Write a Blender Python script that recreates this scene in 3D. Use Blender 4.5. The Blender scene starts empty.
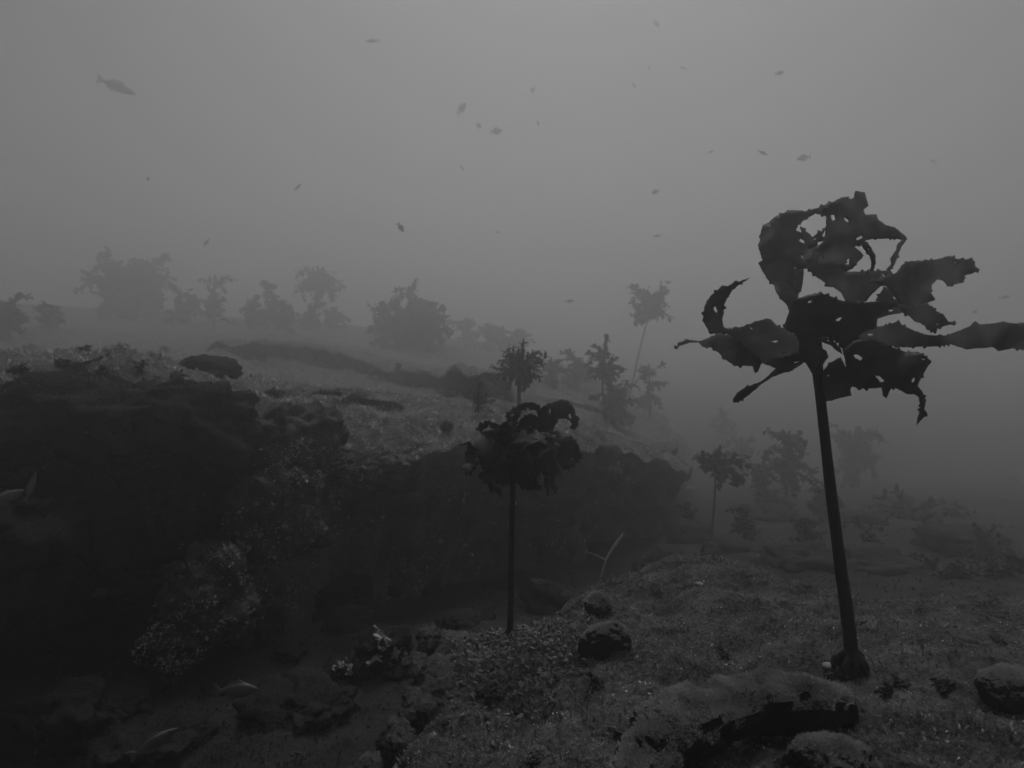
import bpy, bmesh, math, random
from mathutils import Vector, Matrix, noise
from mathutils.geometry import delaunay_2d_cdt
import numpy as np

# ------------------------------------------------------------------ camera, sky, sun, exposure
scene = bpy.context.scene
col = scene.collection
F = 667.0
PITCH = math.radians(7.2)
CAM = Vector((0, 0, 1.6))
cd = bpy.data.cameras.new('camera')
cam = bpy.data.objects.new('camera', cd)
col.objects.link(cam)
cam.location = CAM
cam.rotation_euler = (math.pi / 2 - PITCH, 0, 0)
cd.sensor_width = 36
cd.lens = F / 1024 * 36
cd.clip_start = 0.02
cd.clip_end = 500
cd.dof.use_dof = True
cd.dof.focus_distance = 1.7
cd.dof.aperture_fstop = 5.0
scene.camera = cam

SUN_EL = math.radians(61)
SUN_AZ = math.radians(6)            # ahead of the camera, slightly right
w = bpy.data.worlds.new('World')
scene.world = w
w.use_nodes = True
nt = w.node_tree
nt.nodes.clear()
sky = nt.nodes.new('ShaderNodeTexSky')
sky.sky_type = 'NISHITA'
sky.sun_disc = False
sky.sun_elevation = SUN_EL
sky.sun_rotation = SUN_AZ
bw = nt.nodes.new('ShaderNodeRGBToBW')
bg = nt.nodes.new('ShaderNodeBackground')
bg.inputs['Strength'].default_value = 0.05
wo = nt.nodes.new('ShaderNodeOutputWorld')
nt.links.new(sky.outputs[0], bw.inputs[0])
nt.links.new(bw.outputs[0], bg.inputs[0])
nt.links.new(bg.outputs[0], wo.inputs[0])

sd = bpy.data.lights.new('sun', 'SUN')
sd.energy = 3.0
sd.angle = math.radians(25)
sun = bpy.data.objects.new('sun', sd)
col.objects.link(sun)
sdir = Vector((math.sin(SUN_AZ) * math.cos(SUN_EL), math.cos(SUN_AZ) * math.cos(SUN_EL), math.sin(SUN_EL)))
sun.rotation_euler = sdir.to_track_quat('Z', 'Y').to_euler()
sun.location = sdir * 20

vs = scene.view_settings
vs.view_transform = 'Standard'
vs.look = 'None'
vs.exposure = -0.9
vs.gamma = 1
vs.use_curve_mapping = False
HAZE_DENSITY = 0.072
HAZE_ALBEDO = 0.98
HAZE_G = 0.8

cy = scene.cycles
cy.use_denoising = True
try:
    cy.denoiser = 'OPENIMAGEDENOISE'
except Exception:
    pass
cy.max_bounces = 8
cy.diffuse_bounces = 3
cy.transmission_bounces = 4
cy.transparent_max_bounces = 6
cy.volume_bounces = 3

# ------------------------------------------------------------------ helpers
random.seed(7)
CR, SR = math.cos(PITCH), math.sin(PITCH)


def P(px, py, d):
    """point seen at photo pixel (px, py) at horizontal forward distance d"""
    u = (px - 512) / F
    v = (384 - py) / F
    fy = CR + v * SR
    fz = -SR + v * CR
    s = d / fy
    return Vector((u * s, d, CAM.z + fz * s))


def fbm(p, sc, oct=4, H=0.9):
    return noise.fractal(p * sc, H, 2.1, oct)


def cobble(p, sc, amp):
    d = noise.voronoi(p * sc)[0]
    return amp * (1 - min(1.0, d[0] * 1.4)) * (0.6 + 0.4 * noise.noise(p * sc * 0.3))


def sstep(a, b, x):
    t = min(1, max(0, (x - a) / (b - a)))
    return t * t * (3 - 2 * t)


def tag(o, label=None, cat=None, group=None, kind=None):
    if label: o['label'] = label
    if cat: o['category'] = cat
    if group: o['group'] = group
    if kind: o['kind'] = kind
    return o


def empty(name, loc=(0, 0, 0)):
    o = bpy.data.objects.new(name, None)
    o.empty_display_size = 0.1
    o.location = loc
    col.objects.link(o)
    return o


def mesh_obj(name, verts, faces, mat, parent=None, smooth=True):
    """verts in world space; a child is stored relative to its parent's location"""
    off = Vector((0, 0, 0))
    q = parent
    while q is not None:
        off += q.location
        q = q.parent
    me = bpy.data.meshes.new(name)
    me.from_pydata([tuple(Vector(v) - off) for v in verts], [], faces)
    me.update()
    if smooth:
        me.polygons.foreach_set('use_smooth', [True] * len(me.polygons))
    o = bpy.data.objects.new(name, me)
    if mat: me.materials.append(mat)
    col.objects.link(o)
    if parent: o.parent = parent
    return o


def np_mesh(name, V, Fq, mat, parent=None, smooth=False):
    """fast path: numpy verts (n,3), faces (m,k)"""
    me = bpy.data.meshes.new(name)
    k = Fq.shape[1]
    me.vertices.add(len(V))
    me.vertices.foreach_set('co', V.astype(np.float32).ravel())
    me.loops.add(Fq.size)
    me.loops.foreach_set('vertex_index', Fq.astype(np.int32).ravel())
    me.polygons.add(len(Fq))
    me.polygons.foreach_set('loop_start', np.arange(0, Fq.size, k, dtype=np.int32))
    me.polygons.foreach_set('loop_total', np.full(len(Fq), k, dtype=np.int32))
    me.polygons.foreach_set('use_smooth', np.full(len(Fq), smooth, dtype=bool))
    me.update(calc_edges=True)
    me.validate()
    o = bpy.data.objects.new(name, me)
    me.materials.append(mat)
    col.objects.link(o)
    if parent: o.parent = parent
    return o


# ------------------------------------------------------------------ materials (the photograph is monochrome: neutral greys)
def new_mat(name):
    m = bpy.data.materials.new(name)
    m.use_nodes = True
    n = m.node_tree
    n.nodes.clear()
    out = n.nodes.new('ShaderNodeOutputMaterial')
    return m, n, out


def rock_mat(name, lo, hi, scale=6.0, bump=0.6, speck=0.0, rough=0.95):
    m, n, out = new_mat(name)
    L = n.links.new
    b = n.nodes.new('ShaderNodeBsdfPrincipled')
    b.inputs['Roughness'].default_value = rough
    b.inputs['Specular IOR Level'].default_value = 0.05
    tc = n.nodes.new('ShaderNodeTexCoord')
    n1 = n.nodes.new('ShaderNodeTexNoise')
    n1.inputs['Scale'].default_value = scale
    n1.inputs['Detail'].default_value = 8
    n1.inputs['Roughness'].default_value = 0.65
    n2 = n.nodes.new('ShaderNodeTexNoise')
    n2.inputs['Scale'].default_value = scale * 11
    n2.inputs['Detail'].default_value = 5
    n2.inputs['Roughness'].default_value = 0.7
    vo = n.nodes.new('ShaderNodeTexVoronoi')
    vo.inputs['Scale'].default_value = scale * 14
    for t in (n1, n2, vo):
        L(tc.outputs['Object'], t.inputs['Vector'])
    m0 = n.nodes.new('ShaderNodeMath'); m0.operation = 'MULTIPLY'
    L(n1.outputs[0], m0.inputs[0]); m0.inputs[1].default_value = 0.5
    mx = n.nodes.new('ShaderNodeMath'); mx.operation = 'MULTIPLY_ADD'
    L(n2.outputs[0], mx.inputs[0]); mx.inputs[1].default_value = 0.5
    L(m0.outputs[0], mx.inputs[2])
    r = n.nodes.new('ShaderNodeValToRGB')
    r.color_ramp.elements[0].position = 0.38
    r.color_ramp.elements[0].color = (lo, lo, lo, 1)
    r.color_ramp.elements[1].position = 0.64
    r.color_ramp.elements[1].color = (hi, hi, hi, 1)
    L(mx.outputs[0], r.inputs[0])
    last = r.outputs[0]
    if speck > 0:
        rr = n.nodes.new('ShaderNodeValToRGB')
        rr.color_ramp.elements[0].position = 0.10
        rr.color_ramp.elements[0].color = (speck, speck, speck, 1)
        rr.color_ramp.elements[1].position = 0.22
        rr.color_ramp.elements[1].color = (0, 0, 0, 1)
        L(vo.outputs['Distance'], rr.inputs[0])
        n3 = n.nodes.new('ShaderNodeTexNoise')
        n3.inputs['Scale'].default_value = scale * 3
        L(tc.outputs['Object'], n3.inputs['Vector'])
        gt = n.nodes.new('ShaderNodeMath'); gt.operation = 'GREATER_THAN'
        gt.inputs[1].default_value = 0.56
        L(n3.outputs[0], gt.inputs[0])
        ml = n.nodes.new('ShaderNodeMath'); ml.operation = 'MULTIPLY'
        L(rr.outputs[0], ml.inputs[0]); L(gt.outputs[0], ml.inputs[1])
        ad = n.nodes.new('ShaderNodeMath'); ad.operation = 'ADD'
        L(last, ad.inputs[0]); L(ml.outputs[0], ad.inputs[1])
        last = ad.outputs[0]
    L(last, b.inputs['Base Color'])
    bp = n.nodes.new('ShaderNodeBump')
    bp.inputs['Strength'].default_value = bump
    bp.inputs['Distance'].default_value = 0.03
    L(mx.outputs[0], bp.inputs['Height'])
    L(bp.outputs[0], b.inputs['Normal'])
    L(b.outputs[0], out.inputs['Surface'])
    return m


def blade_mat(name, base, trans=0.3, rough=0.5, var=0.5, tcol=None):
    m, n, out = new_mat(name)
    L = n.links.new
    tc = n.nodes.new('ShaderNodeTexCoord')
    n1 = n.nodes.new('ShaderNodeTexNoise')
    n1.inputs['Scale'].default_value = 14
    n1.inputs['Detail'].default_value = 6
    L(tc.outputs['Object'], n1.inputs['Vector'])
    r = n.nodes.new('ShaderNodeValToRGB')
    lo, hi = base * (1 - var), base * (1 + var)
    r.color_ramp.elements[0].position = 0.3
    r.color_ramp.elements[0].color = (lo, lo, lo, 1)
    r.color_ramp.elements[1].position = 0.75
    r.color_ramp.elements[1].color = (hi, hi, hi, 1)
    L(n1.outputs[0], r.inputs[0])
    b = n.nodes.new('ShaderNodeBsdfPrincipled')
    b.inputs['Roughness'].default_value = rough
    b.inputs['Specular IOR Level'].default_value = 0.2
    L(r.outputs[0], b.inputs['Base Color'])
    bp = n.nodes.new('ShaderNodeBump')
    bp.inputs['Strength'].default_value = 0.4
    bp.inputs['Distance'].default_value = 0.006
    n2 = n.nodes.new('ShaderNodeTexNoise')
    n2.inputs['Scale'].default_value = 60
    n2.inputs['Detail'].default_value = 4
    L(tc.outputs['Object'], n2.inputs['Vector'])
    L(n2.outputs[0], bp.inputs['Height'])
    L(bp.outputs[0], b.inputs['Normal'])
    t = n.nodes.new('ShaderNodeBsdfTranslucent')
    if tcol is None:
        L(r.outputs[0], t.inputs['Color'])
    else:
        r2 = n.nodes.new('ShaderNodeValToRGB')
        for k_, (ps, vv) in enumerate(((0.3, tcol * 0.75), (0.75, tcol * 1.15))):
            r2.color_ramp.elements[k_].position = ps
            r2.color_ramp.elements[k_].color = (vv, vv, vv, 1)
        L(n1.outputs[0], r2.inputs[0])
        L(r2.outputs[0], t.inputs['Color'])
    mix = n.nodes.new('ShaderNodeMixShader')
    mix.inputs[0].default_value = trans
    L(b.outputs[0], mix.inputs[1]); L(t.outputs[0], mix.inputs[2])
    L(mix.outputs[0], out.inputs['Surface'])
    return m


def plain_mat(name, v, rough=0.7, spec=0.2):
    m, n, out = new_mat(name)
    L = n.links.new
    b = n.nodes.new('ShaderNodeBsdfPrincipled')
    b.inputs['Roughness'].default_value = rough
    b.inputs['Specular IOR Level'].default_value = spec
    tc = n.nodes.new('ShaderNodeTexCoord')
    n1 = n.nodes.new('ShaderNodeTexNoise')
    n1.inputs['Scale'].default_value = 40
    n1.inputs['Detail'].default_value = 5
    L(tc.outputs['Object'], n1.inputs['Vector'])
    r = n.nodes.new('ShaderNodeValToRGB')
    r.color_ramp.elements[0].position = 0.3
    r.color_ramp.elements[0].color = (v * .7,) * 3 + (1,)
    r.color_ramp.elements[1].position = 0.7
    r.color_ramp.elements[1].color = (v * 1.3,) * 3 + (1,)
    L(n1.outputs[0], r.inputs[0])
    L(r.outputs[0], b.inputs['Base Color'])
    L(b.outputs[0], out.inputs['Surface'])
    return m


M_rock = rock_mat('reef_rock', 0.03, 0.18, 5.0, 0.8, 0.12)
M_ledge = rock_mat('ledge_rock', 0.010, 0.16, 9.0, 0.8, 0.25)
M_bed = rock_mat('seabed_rock', 0.012, 0.05, 4.0, 0.7, 0.06)
M_blade = blade_mat('kelp_blade', 0.05, 0.35, 0.5, 0.5, 0.3)
M_blade_thin = blade_mat('kelp_blade_thin', 0.08, 0.5, 0.5, 0.6, 0.5)
M_dark = rock_mat('shade_dark_stone', 0.006, 0.025, 9.0, 0.8, 0.0)  # near-black body colour stands for shade on the stones' front faces
M_fleck = plain_mat('pale_fleck', 0.55, 0.8)
M_blade_far = blade_mat('kelp_blade_far', 0.05, 0.3)
M_stem = plain_mat('kelp_stipe', 0.03, 0.6)
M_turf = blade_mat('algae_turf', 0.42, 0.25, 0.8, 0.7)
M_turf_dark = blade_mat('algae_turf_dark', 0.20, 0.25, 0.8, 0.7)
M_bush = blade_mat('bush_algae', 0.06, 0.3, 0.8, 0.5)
M_fuzz = blade_mat('lit_rim_fuzz', 0.34, 0.3, 0.9, 0.5)  # turf fuzz, its colour paled to paint lit rims on the stones
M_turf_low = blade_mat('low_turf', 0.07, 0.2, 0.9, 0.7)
M_boulder = rock_mat('shade_toned_boulder', 0.006, 0.05, 7.0, 0.9, 0.06)  # near-black: the shade of the hollow put into the rock colour
M_knob = plain_mat('coralline_knob', 0.17, 0.8)
M_fish = plain_mat('fish_skin', 0.26, 0.5, 0.3)
M_fish_pale = plain_mat('fish_skin_pale', 0.15, 0.5, 0.3)
M_pale = plain_mat('pale_sponge', 0.28, 0.9)
M_whip = plain_mat('sea_whip_flesh', 0.5, 0.8)
M_urchin = plain_mat('dark_sponge', 0.05, 0.9)


# ------------------------------------------------------------------ terrain
def idw(pts, x, y, p=3.0):
    sw = sz = 0.0
    for (a, b, c) in pts:
        d2 = (a - x) ** 2 + (b - y) ** 2 + 0.02
        wgt = d2 ** (-p / 2)
        sw += wgt
        sz += wgt * c
    return sz / sw


def far(d):
    return d if d < 2.4 else 2.4 + (d - 2.4) * 3.0


def wp(px, py, d):
    v = P(px, py, far(d))
    return (v.x, v.y, v.z)


def bed_z(x, y):
    # low ground round the outcrop; climbs on the left to an unseen cliff added for its shade
    z = 0.15 - 0.21 * min(12, max(0, y - 2.6)) + 0.10 * fbm(Vector((x, y, 3.1)), 0.6, 4) + 0.05 * fbm(Vector((x, y, 9.1)), 2.4, 3)
    z += 0.15 * sstep(0.6, 2.2, x) * sstep(4.5, 2.2, y)
    shade_wall = -2.5 - 0.85 * max(0, y - 1.2) - 0.25 * max(0, -y) + 0.3 * fbm(Vector((0, y, 5)), 0.8, 3)
    z += 4.6 * sstep(shade_wall, shade_wall - 1.0, x) * sstep(14, 9, y) * (1 + 0.15 * fbm(Vector((x, y, 1)), 1.5, 3))
    return z


def grid_coords(lo, hi, c, n, k):
    """n coordinates from lo to hi, denser near c"""
    t = np.linspace(-1, 1, n)
    s = np.sign(t) * (np.abs(t) ** k)
    return np.where(s < 0, c + s * (c - lo), c + s * (hi - c))


gx = grid_coords(-58, 58, 0.3, 240, 2.4)
gy = grid_coords(-11, 73, 3.0, 240, 2.4)
V = [(x, y, bed_z(x, y)) for y in gy for x in gx]
n = len(gx)
Fc = [(j * n + i, j * n + i + 1, (j + 1) * n + i + 1, (j + 1) * n + i) for j in range(len(gy) - 1) for i in range(n - 1)]
seabed = mesh_obj('seabed', V, Fc, M_bed)
tag(seabed, 'dark rocky sea floor under the reef outcrop', 'sea floor', kind='structure')

# --- big reef outcrop with an undercut front: plan outline (front rim first, clockwise from the left)
rim = [wp(-60, 368, 2.5), wp(60, 374, 2.52), wp(150, 390, 2.58), wp(235, 396, 2.66), wp(300, 408, 2.66), wp(350, 428, 2.68),
       wp(400, 440, 2.72), wp(470, 434, 2.78), wp(540, 429, 2.9), wp(600, 433, 3.1), wp(650, 446, 3.4), wp(688, 464, 3.8),
       wp(690, 446, 4.9), wp(672, 420, 5.6), wp(650, 402, 6.6), wp(610, 380, 7.8), wp(540, 356, 9.2), wp(430, 334, 10.0), wp(300, 322, 10.0),
       wp(150, 312, 10.0), wp(0, 304, 9.5), wp(-150, 310, 8.0), wp(-260, 330, 5.0), wp(-200, 350, 3.4)]
inner = [wp(100, 345, 5.5), wp(200, 352, 5.0), wp(250, 338, 6.5), wp(330, 395, 3.8), wp(420, 400, 4.0), wp(480, 372, 5.2), wp(580, 412, 4.6),
         wp(400, 348, 7.5), wp(640, 436, 4.6), wp(540, 375, 6.2), wp(0, 330, 6.0), wp(200, 322, 8.5)]
hp = rim + inner
OC = Vector((-2.2, 10.5, 0))


def closed_spline(pts, nseg):
    m = len(pts)
    res = []
    for i in range(m):
        p0, p1, p2, p3 = (Vector(pts[(i + k - 1) % m]) for k in range(4))
        for s in range(nseg):
            t = s / nseg
            res.append(0.5 * ((2 * p1) + (p2 - p0) * t + (2 * p0 - 5 * p1 + 4 * p2 - p3) * t * t + (3 * p1 - p0 - 3 * p2 + p3) * t ** 3))
    return res


ring = closed_spline(rim, 22)
for e in ring:
    q = Vector((e.x, e.y, 0))
    e.x += 0.07 * fbm(q, 1.3, 3)
    e.y += 0.12 * fbm(q + Vector((9, 2, 0)), 1.3, 3) + 0.02 * fbm(q + Vector((1, 7, 0)), 5, 2)
NT, NW = 110, 60
V = []
NR = len(ring)
for ti in range(NT + NW):
    for k, e in enumerate(ring):
        if ti < NT:
            t = 1 - (1 - ti / (NT - 1)) ** 1.5
            t = 0.02 + 0.98 * t
            x = OC.x + (e.x - OC.x) * t
            y = OC.y + (e.y - OC.y) * t
            z = idw(hp, x, y)
            z += (e.z - z) * sstep(0.72, 1.0, t)
            q = Vector((x, y, z))
            z += 0.07 * fbm(q, 1.3, 5) + 0.035 * fbm(q + Vector((7, 1, 0)), 4.5, 4) + cobble(q, 5.5, 0.05) + cobble(q, 14, 0.018)
            # rounded lip
            z -= 0.10 * sstep(0.93, 1.0, t) ** 2
            V.append(Vector((x, y, z)))
        else:
            u = (ti - NT + 1) / NW
            ez = e.z - 0.10
            base = -0.3 - 0.21 * max(0, min(12, e.y - 3.5))
            q0 = Vector((e.x, e.y, 0))
            cut = 0.42 + 0.35 * noise.noise(q0 * 0.7)
            # buttress on the left part of the front face reaches out instead of undercutting
            butt = math.exp(-((e.x + 1.12) / 0.30) ** 2) * (1 if e.y < 4 else 0)
            left = sstep(-1.35, -1.9, e.x) * (1 if e.y < 4.6 else 0)
            prof = math.sin(min(1, u * 1.25) * math.pi / 2) * cut + 0.25 * max(0, u - 0.8)
            prof = prof * (1 - butt) + butt * (-0.5 * u + 0.05 * math.sin(9 * u) + 0.08 * noise.noise(Vector((e.x * 6, u * 5, 2)))) + left * 0.9 * math.sin(min(1, u * 1.6) * math.pi / 2)
            d = Vector((OC.x - e.x, OC.y - e.y, 0)).normalized()
            if butt > 0.02:
                d = d.lerp(Vector((0.25, 1, 0)).normalized(), min(1, butt)).normalized()
            z = ez + (base - ez) * (u ** 0.9)
            q = Vector((e.x, e.y, 0)) + d * prof
            q.z = z
            rr = 0.20 * fbm(q, 1.1, 5) + 0.11 * fbm(q + Vector((0, 0, 4)), 3.3, 4) + cobble(q, 4.5, 0.07) + cobble(q, 12, 0.03)
            q -= d * rr * sstep(0, 0.15, u)
            q.z += 0.03 * fbm(q, 5, 3)
            V.append(q)
Fc = []
for ti in range(NT + NW - 1):
    for k in range(NR):
        k2 = (k + 1) % NR
        Fc.append((ti * NR + k, (ti + 1) * NR + k, (ti + 1) * NR + k2, ti * NR + k2))
Fc.append(tuple(range(NR))[::-1])
outcrop = empty('reef_outcrop', (OC.x, OC.y, 0))
tag(outcrop, 'massive flat-topped reef rock with a dark undercut front', 'rock')
oc_rock = mesh_obj('rock_mass', V, Fc, M_rock, outcrop)
TOPV, TOPN = V, NR

# --- foreground ledge
lp = [wp(850, 655, 1.36), wp(1000, 600, 1.75), wp(700, 572, 2.05), wp(600, 602, 2.0), wp(510, 634, 2.2), wp(460, 652, 1.8), wp(420, 768, 1.2),
      wp(700, 768, 0.98), wp(1000, 768, 0.95), wp(1000, 660, 1.3), wp(700, 640, 1.5), wp(600, 680, 1.4), wp(900, 590, 1.85), wp(512, 720, 1.4),
      (1.9, 1.3, 0.88), (2.6, 0.6, 0.95), (0.6, 0.2, 1.0), (2.4, 1.9, 0.8), (-0.05, 0.6, 0.9)]


def ledge_edge(x, y):
    """positive inside the ledge"""
    back = 2.28 + 0.08 * math.sin(3 * x) - 0.32 * sstep(0.45, 1.1, x) + 0.12 * noise.noise(Vector((x * 2, 0, 4)))
    left = -0.26 + 0.06 * noise.noise(Vector((y * 4, 3, 0))) + 0.05 * math.sin(5 * y)
    right = 4.0
    a = (back - y)
    b = (x - left) * 1.0
    return min(a, b, right - x)


def ledge_z(x, y):
    z = idw(lp, x, y)
    q = Vector((x, y, 1.7))
    z += 0.036 * fbm(q, 3.2, 5) + 0.012 * fbm(q + Vector((3, 3, 3)), 11, 4)
    cob = cobble(q, 8, 0.055) + cobble(q, 24, 0.02) + cobble(q, 55, 0.008) + 0.004 * fbm(q, 60, 2)
    z += cob * (0.7 + 0.6 * noise.noise(q * 2.3)) - 0.03
    e = ledge_edge(x, y)
    drop = sstep(0.10, -0.22, e)
    z = z * (1 - drop) + (-0.1) * drop + drop * (1 - drop) * (0.5 * fbm(q, 6, 4) + 0.3 * fbm(q, 16, 3))
    return z


gx = np.concatenate([np.linspace(-0.62, 1.5, 390), np.linspace(1.51, 4.4, 70)])
gy = np.concatenate([np.linspace(0.1, 0.75, 50), np.linspace(0.755, 2.75, 380)])
V = [(x, y, ledge_z(x, y)) for y in gy for x in gx]
n = len(gx)
Fc = [(j * n + i, j * n + i + 1, (j + 1) * n + i + 1, (j + 1) * n + i) for j in range(len(gy) - 1) for i in range(n - 1)]
ledge = mesh_obj('rock_ledge', V, Fc, M_ledge)
tag(ledge, 'knobbly foreground rock ledge covered in short turf', 'rock ledge', kind='structure')

# ------------------------------------------------------------------ looking up the ground
from mathutils.bvhtree import BVHTree


def bvh_of(o):
    off = Vector((0, 0, 0))
    q = o
    while q is not None:
        off += q.location
        q = q.parent
    me = o.data
    return BVHTree.FromPolygons([v.co + off for v in me.vertices], [tuple(p.vertices) for p in me.polygons])


B_bed, B_out, B_ledge = bvh_of(seabed), bvh_of(oc_rock), bvh_of(ledge)


def down(x, y, trees, z=6.0):
    best = None
    for t in trees:
        h = t.ray_cast(Vector((x, y, z)), Vector((0, 0, -1)))
        if h[0] is not None and (best is None or h[0].z > best):
            best = h[0].z
    return best


def hit(px, py, trees=None):
    d = (P(px, py, 1.0) - CAM).normalized()
    best = None
    for t in (trees or (B_bed, B_out, B_ledge)):
        h = t.ray_cast(CAM, d)
        if h[0] is not None and (best is None or h[3] < best[1]):
            best = (h[0], h[3])
    return best[0] if best else P(px, py, 12)


# ------------------------------------------------------------------ upper ledge on the outcrop: a slab with a shadowed front
def upper_ledge(pix, h, depth, seed):
    base = [hit(px, py, (B_out,)) for px, py in pix]
    n = 90
    pts = []
    for i in range(n):
        t = i / (n - 1) * (len(base) - 1)
        k = min(int(t), len(base) - 2)
        pts.append(base[k].lerp(base[k + 1], t - k))
    for _ in range(3):
        pts = [pts[0]] + [(pts[i - 1] + pts[i] * 2 + pts[i + 1]) / 4 for i in range(1, n - 1)] + [pts[-1]]
    V, prof_n = [], 0
    for i, b in enumerate(pts):
        s = i / (n - 1)
        hh = h * (0.55 + 0.45 * math.sin(math.pi * s)) * (1 + 0.5 * noise.noise(Vector((s * 9, seed, 0)))) * min(1, 14 * s * (1 - s) + 0.05)
        jy = 0.16 * noise.noise(Vector((s * 11, seed + 5, 0))) + 0.06 * noise.noise(Vector((s * 40, seed, 3)))
        prof = [(0.60, -0.06), (0.42, 0.0), (0.34, 0.25 * hh), (0.24, 0.5 * hh), (0.1, 0.68 * hh), (0.0, 0.8 * hh), (-0.015, 0.9 * hh), (0.0, 0.98 * hh), (0.04, 1.03 * hh)]
        for q in range(1, 26):
            prof.append((0.04 + depth * q / 25, None))
        prof_n = len(prof)
        for j, (dy, dz) in enumerate(prof):
            x, y = b.x + 0.12 * dy, b.y + jy + dy
            if dz is None:
                g = down(x, y, (B_out,))
                g = b.z if g is None else g
                f = (dy - 0.04) / depth
                z = max(b.z + 1.03 * hh, g) * (1 - f) + g * f + hh * 0.5 * (1 - f) * f - 0.06 * sstep(0.75, 1, f)
                z += 0.02 * fbm(Vector((x, y, 0)), 4, 4) * (1 - f)
            else:
                z = b.z + dz
            q = Vector((x, y, z))
            q += Vector((0, 1, 0.4)) * 0.018 * fbm(q, 7, 3)
            V.append(q)
    Fc = [(i * prof_n + j, (i + 1) * prof_n + j, (i + 1) * prof_n + j + 1, i * prof_n + j + 1) for i in range(n - 1) for j in range(prof_n - 1)]
    return mesh_obj('upper_ledge', V, Fc, M_rock, outcrop)


ul = [upper_ledge([(205, 352), (250, 360), (300, 362), (345, 369), (385, 376)], 0.26, 2.6, 1.0),
      upper_ledge([(366, 378), (400, 386), (440, 394), (480, 402), (505, 400)], 0.24, 2.6, 4.0),
      upper_ledge([(305, 398), (340, 402), (372, 408), (405, 410)], 0.07, 0.7, 8.0),
      upper_ledge([(520, 400), (560, 404), (600, 414), (630, 424)], 0.08, 0.8, 12.0)]
B_ul = [bvh_of(o) for o in ul]
TOP = [B_bed, B_out, B_ledge] + B_ul


# ------------------------------------------------------------------ rocks
def ico(sub):
    bm = bmesh.new()
    bmesh.ops.create_icosphere(bm, subdivisions=sub, radius=1)
    vs_ = [v.co.copy() for v in bm.verts]
    fs_ = [[v.index for v in f.verts] for f in bm.faces]
    bm.free()
    return vs_, fs_


ICO = {k: ico(k) for k in (1, 2, 3, 4, 5)}


def rock(name, c, size, label, cat='rock', mat=None, rotz=0.0, seed=0.0, rough=0.3, sub=5, group=None, sq=0.7):
    vs_, fs_ = ICO[sub]
    R = Matrix.Rotation(rotz, 3, 'Z')
    out = []
    for v in vs_:
        w_ = Vector([math.copysign(abs(a) ** sq, a) for a in v])
        sd_ = Vector((seed * 3.7, seed * 1.3, seed))
        k = 1 + rough * fbm(v + sd_, 1.1, 4) + rough * 0.4 * fbm(v + sd_, 4.2, 4) + (cobble(v + sd_, 3.0, 0.5 * rough) if rough > 0.15 else 0)
        w_ = Vector((w_.x * size[0], w_.y * size[1], w_.z * size[2])) * k * 0.85
        out.append(R @ w_)
    o = mesh_obj(name, out, fs_, mat or M_ledge)
    o.location = c
    return tag(o, label, cat, group)


def rock_at(px, py, d, wpx, hpx, deep, label, **k):
    """rock whose visible middle is at pixel (px, py), wpx x hpx pixels large"""
    c = P(px, py, d)
    s = d / F
    k.setdefault('mat', M_dark)
    return rock('rock', c, (wpx * s / 2, deep, hpx * s / 2), label, **k)


front_rocks = [
    rock_at(832, 775, 0.96, 120, 100, 0.06, 'rounded fuzzy-topped rock below the arched ridge', seed=3, rough=0.14, sq=1.0),
    rock_at(1012, 690, 1.18, 80, 54, 0.06, 'smooth dark rock at the right end of the ledge', seed=4, rough=0.14, sq=1.0),
    rock_at(895, 655, 1.44, 62, 26, 0.05, 'low dark hump of rock right behind the foot of the tallest kelp', seed=5, rough=0.14, sq=1.0),
    rock_at(606, 648, 1.6, 66, 62, 0.05, 'pale-topped stone with a black hollow under it, beside the knobbly crust', seed=6, rough=0.14, sq=1.0),
    rock_at(536, 762, 1.2, 36, 34, 0.03, 'small smooth round stone below the knobbly crust', seed=7, rough=0.14, sq=1.0),
    rock_at(598, 606, 1.95, 34, 28, 0.05, 'small rounded stone near the foot of the drooping dark kelp', seed=8, rough=0.14, sq=1.0),
]
def ridge(pix, rad, label, seed):
    '''long rounded ridge of rock laid along photo points (px, py, distance)'''
    path = spline0([P(*q) for q in pix], 60)
    V, Fc, sg = [], [], 26
    for i, c in enumerate(path):
        t = (path[min(59, i + 1)] - path[max(0, i - 1)]).normalized()
        u = t.cross(Vector((0, 0, 1))).normalized()
        v = u.cross(t)
        f = i / 59
        r = float(np.interp(f, np.linspace(0, 1, len(rad)), rad)) * min(1, (1 - (2 * f - 1) ** 10) ** 0.5 + 0.02)
        for k in range(sg):
            th = 2 * math.pi * k / sg
            dr = u * math.cos(th) * 1.25 + v * math.sin(th)
            q = c + dr * r
            q += dr * r * (0.34 * fbm(q + Vector((seed, 0, 0)), 11, 4) + 0.08 * fbm(q, 40, 3) + cobble(q, 22, 0.3))
            V.append(q)
    for i in range(59):
        for k in range(sg):
            k2 = (k + 1) % sg
            Fc.append((i * sg + k, (i + 1) * sg + k, (i + 1) * sg + k2, i * sg + k2))
    Fc.append(tuple(range(sg)))
    Fc.append(tuple(range(59 * sg, 60 * sg))[::-1])
    o = mesh_obj('rock', V, Fc, M_dark)
    return tag(o, label, 'rock')


def spline0(pts, n):
    m = len(pts)
    res = []
    for i in range(n):
        t = i / (n - 1) * (m - 1)
        k = min(int(t), m - 2)
        f = t - k
        p0, p1, p2, p3 = pts[max(0, k - 1)], pts[k], pts[k + 1], pts[min(m - 1, k + 2)]
        res.append(0.5 * ((2 * p1) + (p2 - p0) * f + (2 * p0 - 5 * p1 + 4 * p2 - p3) * f * f + (3 * p1 - p0 - 3 * p2 + p3) * f ** 3))
    return res


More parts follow.
